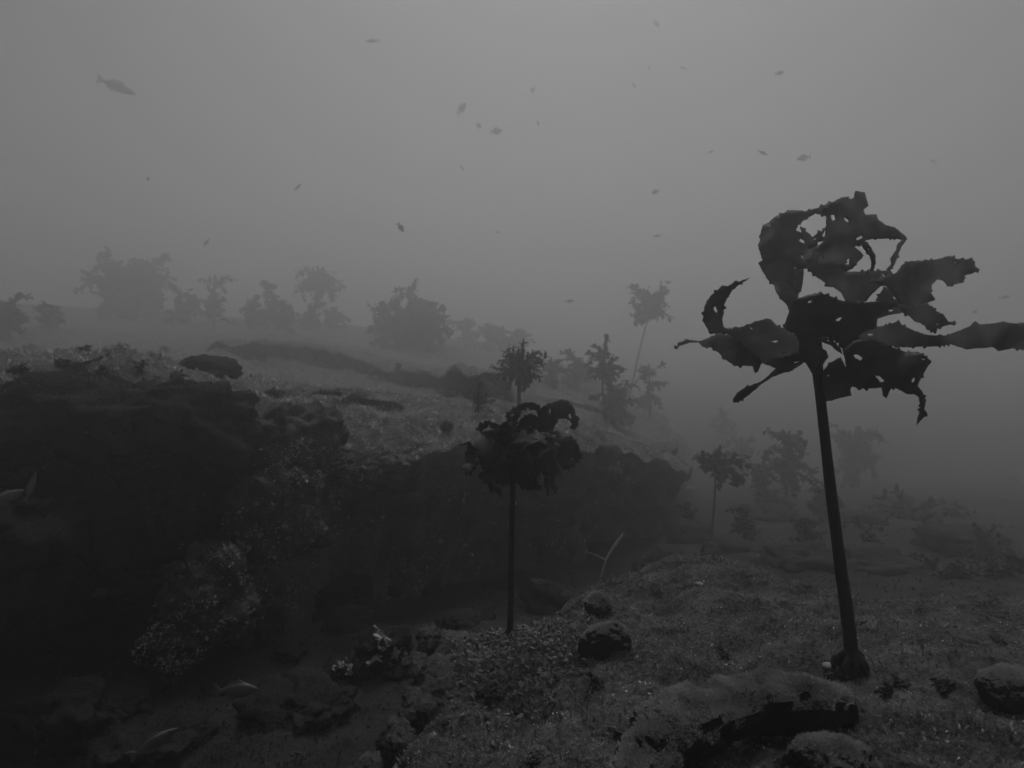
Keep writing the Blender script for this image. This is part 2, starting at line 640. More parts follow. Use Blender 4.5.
front_rocks.append(ridge([(618, 800, 0.98), (652, 756, 1.06), (695, 720, 1.12), (752, 706, 1.15), (808, 703, 1.16), (850, 708, 1.17)], [.03, .046, .05, .045, .041, .034], 'long dark arched ridge of rock with a fuzzy rim in front of the tallest kelp', 1.0))
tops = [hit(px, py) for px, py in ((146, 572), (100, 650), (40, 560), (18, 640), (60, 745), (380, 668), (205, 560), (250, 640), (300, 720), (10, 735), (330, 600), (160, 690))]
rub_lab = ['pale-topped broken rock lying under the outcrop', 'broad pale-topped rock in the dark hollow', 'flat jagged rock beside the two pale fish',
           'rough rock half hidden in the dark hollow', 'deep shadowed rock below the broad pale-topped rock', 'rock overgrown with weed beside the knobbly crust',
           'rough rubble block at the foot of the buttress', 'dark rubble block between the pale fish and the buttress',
           'low dark slab right of the pale deep-bodied fish', 'shade-toned rock in the deepest corner of the hollow', 'dark block under the middle of the overhang',
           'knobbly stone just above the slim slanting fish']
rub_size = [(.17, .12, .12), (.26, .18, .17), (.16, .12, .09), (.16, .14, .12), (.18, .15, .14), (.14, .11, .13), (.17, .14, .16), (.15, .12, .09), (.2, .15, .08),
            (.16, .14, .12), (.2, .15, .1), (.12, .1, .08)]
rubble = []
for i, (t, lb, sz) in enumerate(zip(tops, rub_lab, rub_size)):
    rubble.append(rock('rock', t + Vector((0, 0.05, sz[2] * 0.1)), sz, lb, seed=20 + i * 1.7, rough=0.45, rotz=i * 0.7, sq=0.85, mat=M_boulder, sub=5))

# stone ball and mound on the plateau
h = hit(447, 431)
rock('sponge', h + Vector((0, 0, 0.028)), (0.045, 0.045, 0.042), 'dark round ball sponge sitting on the flat top of the outcrop', 'sponge', M_urchin, seed=30, rough=0.06, sub=3, sq=1.0)
h = hit(208, 372)
mound = rock('rock', h, (0.2, 0.16, 0.11), 'dark dome-shaped rock on the rim of the outcrop above the buttress', seed=31, rough=0.25, mat=M_boulder, sq=1.0)
h = hit(660, 452)
rock('rock', h, (0.26, 0.2, 0.09), 'low weathered block at the right tip of the outcrop', seed=33, rough=0.3, mat=M_rock)


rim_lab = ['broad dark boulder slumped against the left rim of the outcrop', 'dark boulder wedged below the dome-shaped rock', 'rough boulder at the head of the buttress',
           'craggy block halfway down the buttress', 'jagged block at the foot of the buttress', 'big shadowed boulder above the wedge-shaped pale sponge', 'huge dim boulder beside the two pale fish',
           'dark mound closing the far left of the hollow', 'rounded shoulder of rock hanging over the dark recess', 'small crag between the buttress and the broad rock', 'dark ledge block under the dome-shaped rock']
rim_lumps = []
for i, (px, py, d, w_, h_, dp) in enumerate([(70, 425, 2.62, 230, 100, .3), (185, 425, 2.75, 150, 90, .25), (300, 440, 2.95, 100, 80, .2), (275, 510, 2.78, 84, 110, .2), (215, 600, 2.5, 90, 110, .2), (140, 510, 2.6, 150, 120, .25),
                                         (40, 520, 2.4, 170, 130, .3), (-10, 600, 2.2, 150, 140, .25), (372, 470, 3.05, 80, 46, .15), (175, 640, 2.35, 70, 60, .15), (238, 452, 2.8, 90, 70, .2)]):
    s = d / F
    rim_lumps.append(rock('boulder', P(px, py, d), (w_ * s / 2, dp, h_ * s / 2), rim_lab[i], seed=50 + i * 2.3, rough=0.42, rotz=i * .4, sq=0.9, mat=M_ledge if i in (2, 3, 4, 8) else M_boulder, sub=5))  # blocks on the rib keep lighter rock, the rest carry shade in their colour
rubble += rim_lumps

# ------------------------------------------------------------------ short turf: uncountable, one object per rock mass
def tri_arrays(objs):
    T = []
    for o in objs:
        off = np.zeros(3)
        q = o
        while q is not None:
            off += np.array(q.location)
            q = q.parent
        me = o.data
        me.calc_loop_triangles()
        co = np.empty(len(me.vertices) * 3); me.vertices.foreach_get('co', co)
        co = co.reshape(-1, 3) + off
        idx = np.empty(len(me.loop_triangles) * 3, dtype=np.int32); me.loop_triangles.foreach_get('vertices', idx)
        T.append(co[idx.reshape(-1, 3)])
    return np.concatenate(T)


rng = np.random.default_rng(11)


def sample(objs, count, weight):
    T = tri_arrays(objs)
    nrm = np.cross(T[:, 1] - T[:, 0], T[:, 2] - T[:, 0])
    ar = np.linalg.norm(nrm, axis=1) / 2 + 1e-12
    nrm = nrm / (2 * ar[:, None])
    c = T.mean(1)
    wgt = ar * weight(c, nrm)
    pick = rng.choice(len(T), count, p=wgt / wgt.sum())
    a = rng.random((count, 2))
    a = np.where((a.sum(1) > 1)[:, None], 1 - a, a)
    t = T[pick]
    pts = t[:, 0] + a[:, :1] * (t[:, 1] - t[:, 0]) + a[:, 1:] * (t[:, 2] - t[:, 0])
    return pts, nrm[pick]


def patchy(pts, sc, lo, hi, seed=0.0):
    r = np.array([noise.fractal(Vector(p) * sc + Vector((seed, 0, 0)), 0.9, 2.1, 3) for p in pts])
    return np.clip((r - lo) / (hi - lo), 0, 1)


def turf(name, objs, count, lmin, lmax, wid, mat, label, weight, patch=(2.5, -0.5, 0.3), parent=None, up=0.5):
    pts, nr = sample(objs, count, weight)
    if patch:
        keep = rng.random(count) < 0.15 + 0.85 * patchy(pts, *patch)
        pts, nr = pts[keep], nr[keep]
    m = len(pts)
    d = nr + rng.normal(0, 0.55, (m, 3)) + np.array([0, 0, up])
    d /= np.linalg.norm(d, axis=1)[:, None]
    s = np.cross(d, rng.normal(0, 1, (m, 3)))
    s /= np.linalg.norm(s, axis=1)[:, None] + 1e-9
    L = (lmin + (lmax - lmin) * rng.random(m) ** 2)[:, None]
    W = L * wid * (0.6 + 0.8 * rng.random((m, 1)))
    bend = rng.normal(0, 0.35, (m, 3))
    V = np.stack([pts - d * L * .15, pts + d * L * .5 - s * W, pts + d * L * .5 + s * W + bend * L * .2, pts + (d + bend) * L], 1).reshape(-1, 3)
    k = np.arange(m)[:, None] * 4
    Fq = np.concatenate([k + np.array([[0, 1, 2]]), k + np.array([[1, 3, 2]])])
    o = np_mesh(name, V, Fq, mat)
    if parent is not None:
        o.parent = parent
        o.matrix_parent_inverse = parent.matrix_world.inverted() if False else Matrix.Translation(-parent.location)
    return tag(o, label, None if parent else 'algae', kind='stuff')


def w_ledge(c, n_):
    r = np.hypot(c[:, 0], c[:, 1])
    return np.clip(n_[:, 2] * 1.6 - 0.2, 0, 1) * (r < 3.2) * (c[:, 2] > 0.3) / (0.35 + r ** 1.6)


def w_top(c, n_):
    r = np.hypot(c[:, 0], c[:, 1])
    vis = np.abs(c[:, 0]) < 0.85 * c[:, 1] + 0.3
    return np.clip(n_[:, 2] * 1.8 - 0.3, 0, 1) * vis / (0.5 + r ** 1.35)


turf('algae_turf', [ledge], 150000, 0.003, 0.013, 0.22, M_turf_dark, 'short grey turf algae carpeting the foreground ledge', w_ledge, (4.0, -0.35, 0.35))
turf('algae_turf', front_rocks, 170000, 0.0015, 0.006, 0.2, M_fuzz, 'fine fuzz of turf on the stones of the ledge, paled as lit rims', lambda c, n_: np.clip(n_[:, 2] * 2.6 - 1.5, 0.0, 1), None)
turf('algae_turf', [oc_rock] + ul, 300000, 0.006, 0.028, 0.28, M_turf, 'turf algae on the flat top of the reef outcrop', w_top, (2.0, -0.4, 0.4))
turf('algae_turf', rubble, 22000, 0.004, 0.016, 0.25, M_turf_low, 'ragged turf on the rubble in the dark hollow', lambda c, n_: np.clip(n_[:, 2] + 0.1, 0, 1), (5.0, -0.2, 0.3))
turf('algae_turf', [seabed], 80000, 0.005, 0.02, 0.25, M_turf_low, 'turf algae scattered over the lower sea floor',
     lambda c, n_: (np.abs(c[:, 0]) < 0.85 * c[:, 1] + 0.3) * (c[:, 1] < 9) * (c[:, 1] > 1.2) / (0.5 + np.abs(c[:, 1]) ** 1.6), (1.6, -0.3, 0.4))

turf('coralline_flecks', [ledge], 40000, 0.002, 0.0065, 0.45, M_fleck, 'pale coralline flecks sprinkled over the foreground ledge', w_ledge, (5.0, -0.1, 0.4))
turf('coralline_flecks', [oc_rock] + ul, 40000, 0.007, 0.03, 0.5, M_fleck, 'pale coralline flecks sprinkled over the outcrop top', w_top, (3.0, -0.1, 0.4))
turf('lit_rib_flecks', [oc_rock] + rim_lumps, 50000, 0.004, 0.015, 0.4, M_turf, 'pale flecks standing for the lit rib down the buttress under the outcrop rim',
     lambda c, n_: (c[:, 1] < 4.0) * (n_[:, 2] > -0.3) * (c[:, 2] < 1.02) * np.exp(-((c[:, 0] + 0.80 + (0.98 - c[:, 2]) * 0.6) / 0.17) ** 2), (7.0, -0.05, 0.35), up=0.1)  # pale colour along this band paints the lit rib of the buttress

# knobbly crust on the left end of the ledge: little pale lumps, too many to count
pts, nr = sample([ledge], 2200, lambda c, n_: np.exp(-((c[:, 0] + 0.02) / 0.15) ** 2 - ((c[:, 1] - 1.72) / 0.22) ** 2) * (n_[:, 2] > -0.2) * (c[:, 2] > 0.3))
vs_, fs_ = ICO[1]
base = np.array([tuple(v) for v in vs_])
fa = np.array(fs_)
VV, FF = [], []
for i in range(len(pts)):
    s = 0.0025 + 0.006 * rng.random() ** 2.5
    R = np.array(Matrix.Rotation(rng.random() * 6.28, 3, Vector(rng.normal(0, 1, 3)).normalized()))
    b = (base * (1 + 0.3 * rng.normal(0, 1, (len(base), 1)))) @ R * np.array([1, 1, 1.3]) * s
    VV.append(b + pts[i] + nr[i] * s * 0.8)
    FF.append(fa + i * len(base))
knob = np_mesh('coralline_crust', np.concatenate(VV), np.concatenate(FF), M_knob, smooth=False)
tag(knob, 'pale knobbly coralline crust on the left end of the ledge', 'algae', kind='stuff')


# ------------------------------------------------------------------ kelp: tubes, traced blades, strap blades
def tube(name, pts, rad, mat, parent, seg=10, lump=0.0):
    V, Fc = [], []
    n = len(pts)
    for i, p in enumerate(pts):
        a = pts[max(0, i - 1)]
        b = pts[min(n - 1, i + 1)]
        t = (b - a).normalized()
        u = t.cross(Vector((0.31, 0.95, 0.1))).normalized()
        v = t.cross(u)
        for k in range(seg):
            th = 2 * math.pi * k / seg
            r = rad[i] * (1 + lump * noise.noise(Vector((i * 0.9, k * 1.3, rad[0] * 100))))
            V.append(p + (u * math.cos(th) + v * math.sin(th)) * r)
    for i in range(n - 1):
        for k in range(seg):
            k2 = (k + 1) % seg
            Fc.append((i * seg + k, i * seg + k2, (i + 1) * seg + k2, (i + 1) * seg + k))
    Fc.append(tuple(range(seg))[::-1])
    Fc.append(tuple(range((n - 1) * seg, n * seg)))
    return mesh_obj(name, V, Fc, mat, parent)


def spline(pts, n):
    m = len(pts)
    res = []
    for i in range(n):
        t = i / (n - 1) * (m - 1)
        k = min(int(t), m - 2)
        f = t - k
        p0, p1, p2, p3 = pts[max(0, k - 1)], pts[k], pts[k + 1], pts[min(m - 1, k + 2)]
        res.append(0.5 * ((2 * p1) + (p2 - p0) * f + (2 * p0 - 5 * p1 + 4 * p2 - p3) * f * f + (3 * p1 - p0 - 3 * p2 + p3) * f ** 3))
    return res


def lin(vals, n):
    return [float(x) for x in np.interp(np.linspace(0, 1, n), np.linspace(0, 1, len(vals)), vals)]


def inside(p, poly):
    x, y = p
    r = False
    j = len(poly) - 1
    for i in range(len(poly)):
        xi, yi = poly[i]
        xj, yj = poly[j]
        if (yi > y) != (yj > y) and x < (xj - xi) * (y - yi) / (yj - yi) + xi:
            r = not r
        j = i
    return r


def ragged(poly, step, rnd, spike, jit):
    area = sum(poly[i][0] * poly[(i + 1) % len(poly)][1] - poly[(i + 1) % len(poly)][0] * poly[i][1] for i in range(len(poly)))
    sg = 1 if area > 0 else -1
    out = []
    for i in range(len(poly)):
        a, b = Vector(poly[i]), Vector(poly[(i + 1) % len(poly)])
        L = (b - a).length
        m = max(1, round(L / step))
        if L < 1e-6: continue
        nn = Vector(((b - a).y, -(b - a).x)).normalized() * sg
        for k in range(m):
            p = a.lerp(b, k / m)
            off = rnd.uniform(-jit, jit)
            if m > 2 and 0 < k and rnd.random() < spike:
                off += rnd.uniform(0.8, 2.6)
            p = p + nn * off
            out.append((p.x, p.y))
    return out


def traced_blade(poly, origin, sc, d0, a, b, c, parent, holes=(), amp=0.02, seed=0, step=2.2, grid=4.5, spike=0.2, jit=0.35, mat=None, thick=0.0022, cup=0.0, tears=0.6):
    """a torn blade: outline given in zoomed-photo units, laid on a curved surface whose distance runs from d0 with slopes a (x) and b (y) about pixel c"""
    rnd = random.Random(seed)
    px = [(origin[0] + x / sc, origin[1] + y / sc) for x, y in poly]
    outer = ragged(px, step, rnd, spike, jit)
    hs = [ragged([(origin[0] + x / sc, origin[1] + y / sc) for x, y in h_], step, rnd, 0.0, jit) for h_ in holes]
    bx0, bx1 = min(q[0] for q in outer), max(q[0] for q in outer)
    by0, by1 = min(q[1] for q in outer), max(q[1] for q in outer)
    made = 0
    for _ in range(60):
        if made >= tears * (bx1 - bx0) * (by1 - by0) / 4000: break
        cx_, cy__ = rnd.uniform(bx0, bx1), rnd.uniform(by0, by1)
        rr_ = rnd.uniform(0.9, 2.4)
        an = rnd.uniform(0, 3.14)
        hole = []
        for k in range(8):
            th = k * math.pi / 4
            ex, ey = rr_ * 1.6 * math.cos(th) * rnd.uniform(.6, 1.2), rr_ * .7 * math.sin(th) * rnd.uniform(.6, 1.2)
            hole.append((cx_ + ex * math.cos(an) - ey * math.sin(an), cy__ + ex * math.sin(an) + ey * math.cos(an)))
        if all(inside(q, outer) and inside((cx_ + (q[0] - cx_) * 2.2, cy__ + (q[1] - cy__) * 2.2), outer) and not any(inside((cx_ + (q[0] - cx_) * 2.2, cy__ + (q[1] - cy__) * 2.2), h_) for h_ in hs) for q in hole):
            hs.append(hole)
            made += 1
    coords = [Vector(p) for p in outer]
    edges = [(i, (i + 1) % len(outer)) for i in range(len(outer))]
    for h_ in hs:
        k = len(coords)
        coords += [Vector(p) for p in h_]
        edges += [(k + i, k + (i + 1) % len(h_)) for i in range(len(h_))]
    xs = [p[0] for p in outer]; ys = [p[1] for p in outer]
    x = min(xs)
    while x < max(xs):
        y = min(ys)
        while y < max(ys):
            q = (x + rnd.uniform(-1, 1), y + rnd.uniform(-1, 1))
            if inside(q, outer) and not any(inside(q, h_) for h_ in hs):
                coords.append(Vector(q))
            y += grid
        x += grid
    r = delaunay_2d_cdt(coords, edges, [], 0, 1e-4)
    cx, cy_ = sum(xs) / len(xs), sum(ys) / len(ys)
    w2 = max(max(xs) - min(xs), max(ys) - min(ys)) / 2
    V = []
    for q in r[0]:
        dd = d0 + a * (q.x - c[0]) / 100 + b * (q.y - c[1]) / 100
        s3 = Vector((q.x / 45, q.y / 45, seed * 1.7))
        dd += amp * noise.noise(s3) * 1.6 + amp * 0.5 * noise.noise(s3 * 3)
        dd += cup * (((q.x - cx) ** 2 + (q.y - cy_) ** 2) / (w2 * w2))
        V.append(P(q.x, q.y, dd))
    Fc = []
    for f in r[2]:
        g = sum((r[0][i] for i in f), Vector((0, 0))) / len(f)
        if inside(g, outer) and not any(inside(g, h_) for h_ in hs):
            Fc.append(tuple(f))
    used = sorted({i for f in Fc for i in f})
    mp = {u: i for i, u in enumerate(used)}
    o = mesh_obj('blade', [V[u] for u in used], [tuple(mp[i] for i in f) for f in Fc], mat or M_blade, parent)
    md = o.modifiers.new('thickness', 'SOLIDIFY')
    md.thickness = thick
    md.offset = 0
    return o


def strap(rnd, base, az, el, L, W, bend, curl=0.0, twist=0.0, nseg=22, ncol=4, tooth=0.35, tear=0.05, ruffle=0.15, lobes=0.0):
    """verts, faces of a toothed strap blade"""
    V, Fc = [], []
    p = Vector(base)
    ds = L / nseg
    ph = rnd.uniform(0, 9)
    for i in range(nseg + 1):
        t = i / nseg
        e = el - bend * t ** 1.2
        a_ = az + curl * t + 0.25 * math.sin(ph + 5 * t)
        d = Vector((math.cos(e) * math.cos(a_), math.cos(e) * math.sin(a_), math.sin(e)))
        side = d.cross(Vector((0, 0, 1)))
        side = side.normalized() if side.length > 1e-4 else Vector((1, 0, 0))
        nn = side.cross(d)
        tw = twist * t + 0.3 * math.sin(ph * 2 + 4 * t)
        s2 = side * math.cos(tw) + nn * math.sin(tw)
        n2 = nn * math.cos(tw) - side * math.sin(tw)
        wd = W * (math.sin(math.pi * min(1, 0.08 + 0.92 * t) ** 0.75) ** 0.8 * 0.92 + 0.08)
        if lobes:
            wd *= 1 + lobes * math.sin(ph + t * 22)
        for k in range(ncol + 1):
            f = k / ncol * 2 - 1
            ww = wd
            if k in (0, ncol):
                ww *= 1 + tooth * rnd.uniform(-1, 1.2)
            z = ruffle * wd * math.sin(ph + 14 * t + 2.5 * f) * abs(f) + 0.18 * wd * (f * f)
            V.append(p + s2 * (f * ww) + n2 * z)
        p = p + d * ds
    for i in range(nseg):
        for k in range(ncol):
            if rnd.random() < tear and i > 2: continue
            q = i * (ncol + 1) + k
            Fc.append((q, q + 1, q + ncol + 2, q + ncol + 1))
    return V, Fc


def pinnate(rnd, base, az, el, L, W, bend, curl, nseg, pin):
    """a blade with ragged side leaflets"""
    V, Fc = strap(rnd, base, az, el, L, W * 0.75, bend, curl, rnd.uniform(-1, 1), nseg, 4, 0.35, 0.04, 0.25, 0.1)
    mid = [V[i * 5 + 2] for i in range(nseg + 1)]
    for k in range(pin):
        i = rnd.randint(max(1, nseg // 6), nseg - 1)
        t = i / nseg
        d = (mid[min(nseg, i + 1)] - mid[i - 1]).normalized()
        rv = Vector((rnd.gauss(0, 1), rnd.gauss(0, 1), rnd.gauss(0, 1)))
        side = d.cross(rv).normalized()
        q = d * 0.6 + side
        a2 = math.atan2(q.y, q.x)
        e2 = math.atan2(q.z, math.hypot(q.x, q.y))
        v, f = strap(rnd, mid[i], a2, e2, L * rnd.uniform(.25, .5) * (1.1 - .6 * t), W * rnd.uniform(.38, .7), rnd.uniform(-.8, 2.4), rnd.uniform(-2, 2), 0, 7, 2, 0.3, 0.03, 0.2, 0.0)
        o_ = len(V)
        V += v
        Fc += [tuple(x + o_ for x in g) for g in f]
    return V, Fc


def make_kelp(base, top, label, n=14, L=(0.2, 0.34), W=(0.03, 0.055), el=(-20, 70), bend=(0.6, 1.8), seed=1, group='kelp standing on the reef', stem_r=0.011,
              lean=0.0, name='kelp', curl=0.8, nseg=14, mat=None, rise=0.8, root=True, pin=10, mess=0.4):
    rnd = random.Random(seed)
    o = empty(name, base)
    tag(o, label, 'weed' if name.startswith('weed') else 'kelp', group)
    H = (top - base).length
    mid = base.lerp(top, 0.5) + Vector((lean * H, 0.05 * H * rnd.uniform(-1, 1), 0))
    sp = spline([base - Vector((0, 0, 0.03)), base.lerp(mid, 0.5), mid, top], 14)
    tube('stipe', sp, lin([stem_r * 1.25, stem_r, stem_r * 0.85], 14), M_stem, o, 8, 0.15)
    for i in range(int(n * 1.25)):
        az = rnd.uniform(0, 2 * math.pi)
        e = math.radians(rnd.uniform(*el))
        f_ = 1 - rise * rnd.random() ** 1.3
        st_ = sp[int(f_ * 13)]
        ll = rnd.uniform(*L) * (0.75 + 0.25 * f_)
        bd = rnd.uniform(*bend)
        if rnd.random() < mess:
            e = math.radians(rnd.uniform(-75, 55))
            bd = rnd.uniform(-.3, 1.4)
        v, f = pinnate(rnd, st_, az, e, ll, rnd.uniform(*W), bd, curl * rnd.uniform(-1, 1), nseg, pin)
        b = mesh_obj('blade', v, f, mat or M_blade_far, o)
        md = b.modifiers.new('thickness', 'SOLIDIFY')
        md.thickness = 0.003
    if root:
        for i in range(5):
            a_ = i * 1.26 + rnd.random()
            q = base + Vector((math.cos(a_), math.sin(a_), 0)) * stem_r * 4
            q.z -= 0.035
            tube('holdfast_root', spline([base + Vector((0, 0, stem_r * 2)), base.lerp(q, .5) + Vector((0, 0, stem_r)), q], 6), lin([stem_r * .7, stem_r * .4], 6), M_stem, o, 6, 0.3)
    return o


# --- the tallest, nearest kelp, blade by blade
KB = P(851, 654, 1.36)
kelp = empty('kelp', KB)
tag(kelp, 'tall dark kelp with a thick bare stipe and broad torn blades on the foreground ledge', 'kelp', 'kelp standing on the reef')
D0 = 1.36
st = [P(852, 664, 1.36), P(848, 620, 1.362), P(841, 570, 1.365), P(832, 500, 1.37), P(824, 430, 1.37), P(819, 385, 1.365), P(816, 352, 1.36), P(818, 335, 1.36)]
sp = spline(st, 30)
tube('stipe', sp, lin([0.0150, 0.0138, 0.0125, 0.0115, 0.0102, 0.0098, 0.013, 0.007], 30), M_stem, kelp, 14, 0.08)
rnd = random.Random(5)
for i in range(18):
    a_ = i * 0.349 + rnd.uniform(-.25, .25)
    rr = rnd.uniform(0.02, 0.036)
    q = KB + Vector((math.cos(a_) * rr, math.sin(a_) * rr, -0.035))
    md_ = KB + Vector((math.cos(a_) * rr * .75, math.sin(a_) * rr * .75, rnd.uniform(-0.016, -0.002)))
    tube('holdfast_root', spline([KB + Vector((0, 0, rnd.uniform(-.005, .012))), md_, q], 8), lin([0.0075, 0.007, 0.004], 8), M_stem, kelp, 7, 0.5)

SC = 5.689
A, Bq, Cq, Dq = (740, 180), (670, 270), (780, 290), (844, 240)
C0 = (818, 350)
tb = lambda poly, org, d0, a, b, **k: traced_blade(poly, org, SC, d0, a, b, C0, kelp, **k)
# big left lobe arching over the top
tb([(290, 775), (275, 720), (205, 640), (195, 600), (155, 565), (125, 510), (105, 470), (128, 455), (112, 400), (100, 368), (115, 345), (118, 300), (130, 255), (155, 248),
    (205, 205), (285, 172), (370, 178), (440, 158), (520, 128), (560, 150), (540, 180), (495, 205), (430, 190), (370, 225), (330, 255), (318, 290), (345, 300), (358, 330), (318, 342), (400, 375),
    (500, 395), (600, 430), (610, 470), (520, 490), (430, 458), (385, 485), (350, 515), (310, 560), (290, 595), (340, 635), (325, 680), (330, 775)],
   A, 1.40, -0.02, -0.13, mat=M_blade_thin, seed=1, amp=0.025)
# top right, torn
tb([(475, 165), (520, 127), (590, 98), (622, 97), (600, 118), (650, 102), (658, 62), (710, 72), (718, 110), (728, 145), (700, 170), (712, 198), (775, 195), (785, 225), (830, 255), (880, 270),
    (905, 290), (935, 312), (945, 332), (890, 335), (830, 332), (760, 334), (715, 345), (690, 372), (645, 380), (680, 405), (700, 430), (690, 450), (665, 470), (640, 505), (605, 522), (560, 490), (450, 480), (400, 440), (420, 390), (470, 355), (492, 290), (492, 205)],
   A, 1.33, 0.06, 0.02, mat=M_blade_thin, seed=2, amp=0.03, holes=[[(515, 200), (540, 198), (542, 230), (522, 232)], [(655, 335), (690, 318), (700, 325), (665, 345)], [(600, 455), (625, 445), (620, 480), (598, 480)]])
# loose strands
tb([(345, 262), (372, 292), (395, 305), (412, 325), (440, 302), (470, 290), (490, 262), (498, 300), (480, 345), (440, 352), (412, 388), (370, 360), (355, 320)], A, 1.37, 0, 0, mat=M_blade_thin, seed=21, amp=0.02, spike=0.4,
   holes=[[(465, 322), (480, 290), (488, 292), (482, 322)]])
tb([(905, 300), (935, 312), (952, 335), (915, 382), (900, 425), (878, 480), (850, 520), (832, 508), (862, 478), (858, 445), (888, 400), (892, 368), (925, 335)], A, 1.45, 0.03, 0, mat=M_blade_thin, seed=3, amp=0.012, spike=0.1)
tb([(685, 365), (712, 350), (745, 385), (768, 430), (770, 475), (758, 520), (742, 518), (750, 470), (735, 425), (705, 395)], A, 1.42, 0, 0, seed=4, amp=0.01, spike=0.1)
# piece bridging the lobes
tb([(355, 505), (430, 452), (560, 478), (605, 522), (745, 520), (850, 512), (875, 540), (820, 572), (798, 606), (760, 640), (715, 690), (600, 700), (596, 680), (575, 640), (530, 610), (480, 604), (485, 585), (430, 545), (385, 503)],
   A, 1.44, 0.03, -0.06, mat=M_blade_thin, seed=5, amp=0.02)
tb([(285, 592), (320, 520), (362, 500), (358, 560), (345, 640), (320, 640)], A, 1.38, 0, -0.03, mat=M_blade_thin, seed=22, amp=0.01, spike=0.05)
# dark heart round the top of the stipe
tb([(18, 225), (55, 110), (85, 60), (110, 45), (200, 18), (260, 25), (350, 62), (480, 70), (600, 62), (695, 85), (640, 98), (590, 115), (545, 165), (550, 215), (470, 240), (420, 290), (365, 345), (335, 300),
    (270, 268), (215, 278), (205, 310), (235, 350), (232, 400), (205, 440), (120, 402), (60, 412), (8, 385), (0, 300)], Cq, 1.325, 0.02, -0.05, seed=6, amp=0.015, cup=0.035)
tb([(120, 330), (200, 300), (235, 330), (262, 345), (275, 380), (240, 430), (230, 480), (185, 480), (150, 420)], Cq, 1.345, 0.0, 0.0, seed=23, amp=0.006, spike=0)
tb([(205, 285), (250, 262), (300, 285), (345, 335), (352, 365), (325, 345), (285, 312), (240, 296), (212, 305)], Cq, 1.31, 0.0, 0.0, seed=24, amp=0.006, spike=0)
# left blades
tb([(305, 345), (400, 325), (500, 290), (555, 275), (572, 280), (600, 312), (640, 330), (720, 380), (735, 470), (650, 490), (600, 500), (525, 527), (450, 482), (390, 422), (350, 380)], Bq, 1.335, 0.10, 0.02,
   mat=M_blade_thin, seed=7, amp=0.02, holes=[[(572, 404), (600, 398), (622, 406), (600, 416)], [(625, 474), (655, 466), (655, 473), (630, 480)]])
tb([(250, 360), (215, 337), (190, 300), (188, 260), (195, 210), (230, 150), (270, 115), (300, 88), (330, 92), (380, 60), (395, 66), (450, 44), (438, 56), (395, 82), (355, 112), (325, 160), (308, 200), (305, 240), (297, 280), (305, 320), (335, 350), (300, 372)],
   Bq, 1.18, -0.10, -0.10, seed=8, amp=0.012, spike=0.3)
tb([(25, 446), (70, 410), (95, 392), (130, 401), (182, 404), (205, 392), (240, 375), (300, 366), (360, 378), (405, 420), (470, 478), (530, 522), (515, 540), (500, 582), (485, 586), (472, 546), (375, 545), (330, 520), (270, 465), (230, 440), (185, 438), (160, 410), (110, 413), (70, 426)],
   Bq, 1.30, 0.10, 0.0, mat=M_blade_thin, seed=9, amp=0.015)
tb([(820, 470), (760, 528), (700, 568), (640, 586), (580, 611), (540, 636), (500, 667), (450, 712), (400, 742), (365, 756), (355, 740), (380, 700), (430, 665), (490, 645), (530, 628), (570, 590), (602, 560), (520, 526), (600, 492), (720, 458)], Bq, 1.37, -0.08, 0.0,
   seed=10, amp=0.012, spike=0.08)
# right blades
tb([(125, 238), (240, 210), (300, 185), (335, 140), (375, 120), (450, 118), (520, 110), (600, 90), (632, 106), (700, 110), (725, 100), (745, 150), (768, 165), (720, 192), (680, 205), (682, 240), (640, 250), (600, 264), (560, 230), (530, 225), (500, 252), (490, 300), (518, 340), (450, 366), (380, 377), (325, 368), (290, 310), (240, 262)],
   Dq, 1.35, 0.07, -0.02, mat=M_blade_thin, seed=11, amp=0.025)
tb([(300, 365), (380, 376), (450, 368), (500, 375), (520, 402), (560, 420), (590, 460), (637, 475), (570, 490), (530, 502), (520, 532), (490, 510), (440, 475), (400, 462), (370, 432), (340, 420), (322, 395)], Dq, 1.30, 0.06, 0.0, mat=M_blade_thin, seed=12, amp=0.02, spike=0.3)
tb([(175, 470), (200, 420), (235, 390), (290, 378), (335, 380), (342, 412), (300, 418), (240, 432), (190, 448), (185, 490)], Dq, 1.40, 0.02, 0, mat=M_blade_thin, seed=13, amp=0.01, spike=0.1)
tb([(180, 345), (230, 265), (300, 310), (330, 370), (250, 362)], Dq, 1.43, 0.02, 0, mat=M_blade_thin, seed=25, amp=0.01, spike=0.1)
tb([(40, 575), (100, 530), (180, 500), (250, 485), (298, 466), (310, 454), (330, 485), (400, 515), (470, 540), (580, 545), (650, 520), (720, 490), (748, 463), (770, 480), (850, 475), (905, 463), (960, 475), (1030, 470), (1120, 490), (1200, 540), (1190, 580), (1100, 610), (1024, 626), (960, 615), (880, 632), (850, 610), (700, 622), (650, 605), (605, 590), (520, 605), (420, 608), (330, 610), (270, 600), (180, 577), (100, 574)],
   Dq, 1.41, -0.06, 0.0, mat=M_blade_thin, seed=14, amp=0.02, spike=0.12)
tb([(355, 340), (430, 288), (520, 283), (590, 303), (640, 325), (720, 355), (790, 353), (862, 405), (830, 450), (795, 515), (782, 545), (812, 580), (828, 640), (820, 680), (838, 700), (805, 738), (775, 772), (785, 720), (800, 670), (790, 612), (760, 592), (720, 592), (670, 560), (632, 556), (605, 617), (585, 600), (580, 555), (480, 562), (400, 547), (378, 480), (372, 400)],
   Cq, 1.31, -0.06, -0.02, seed=15, amp=0.02, holes=[[(418, 370), (445, 368), (470, 388), (458, 402), (428, 388)], [(540, 488), (568, 490), (594, 520), (572, 524)]])
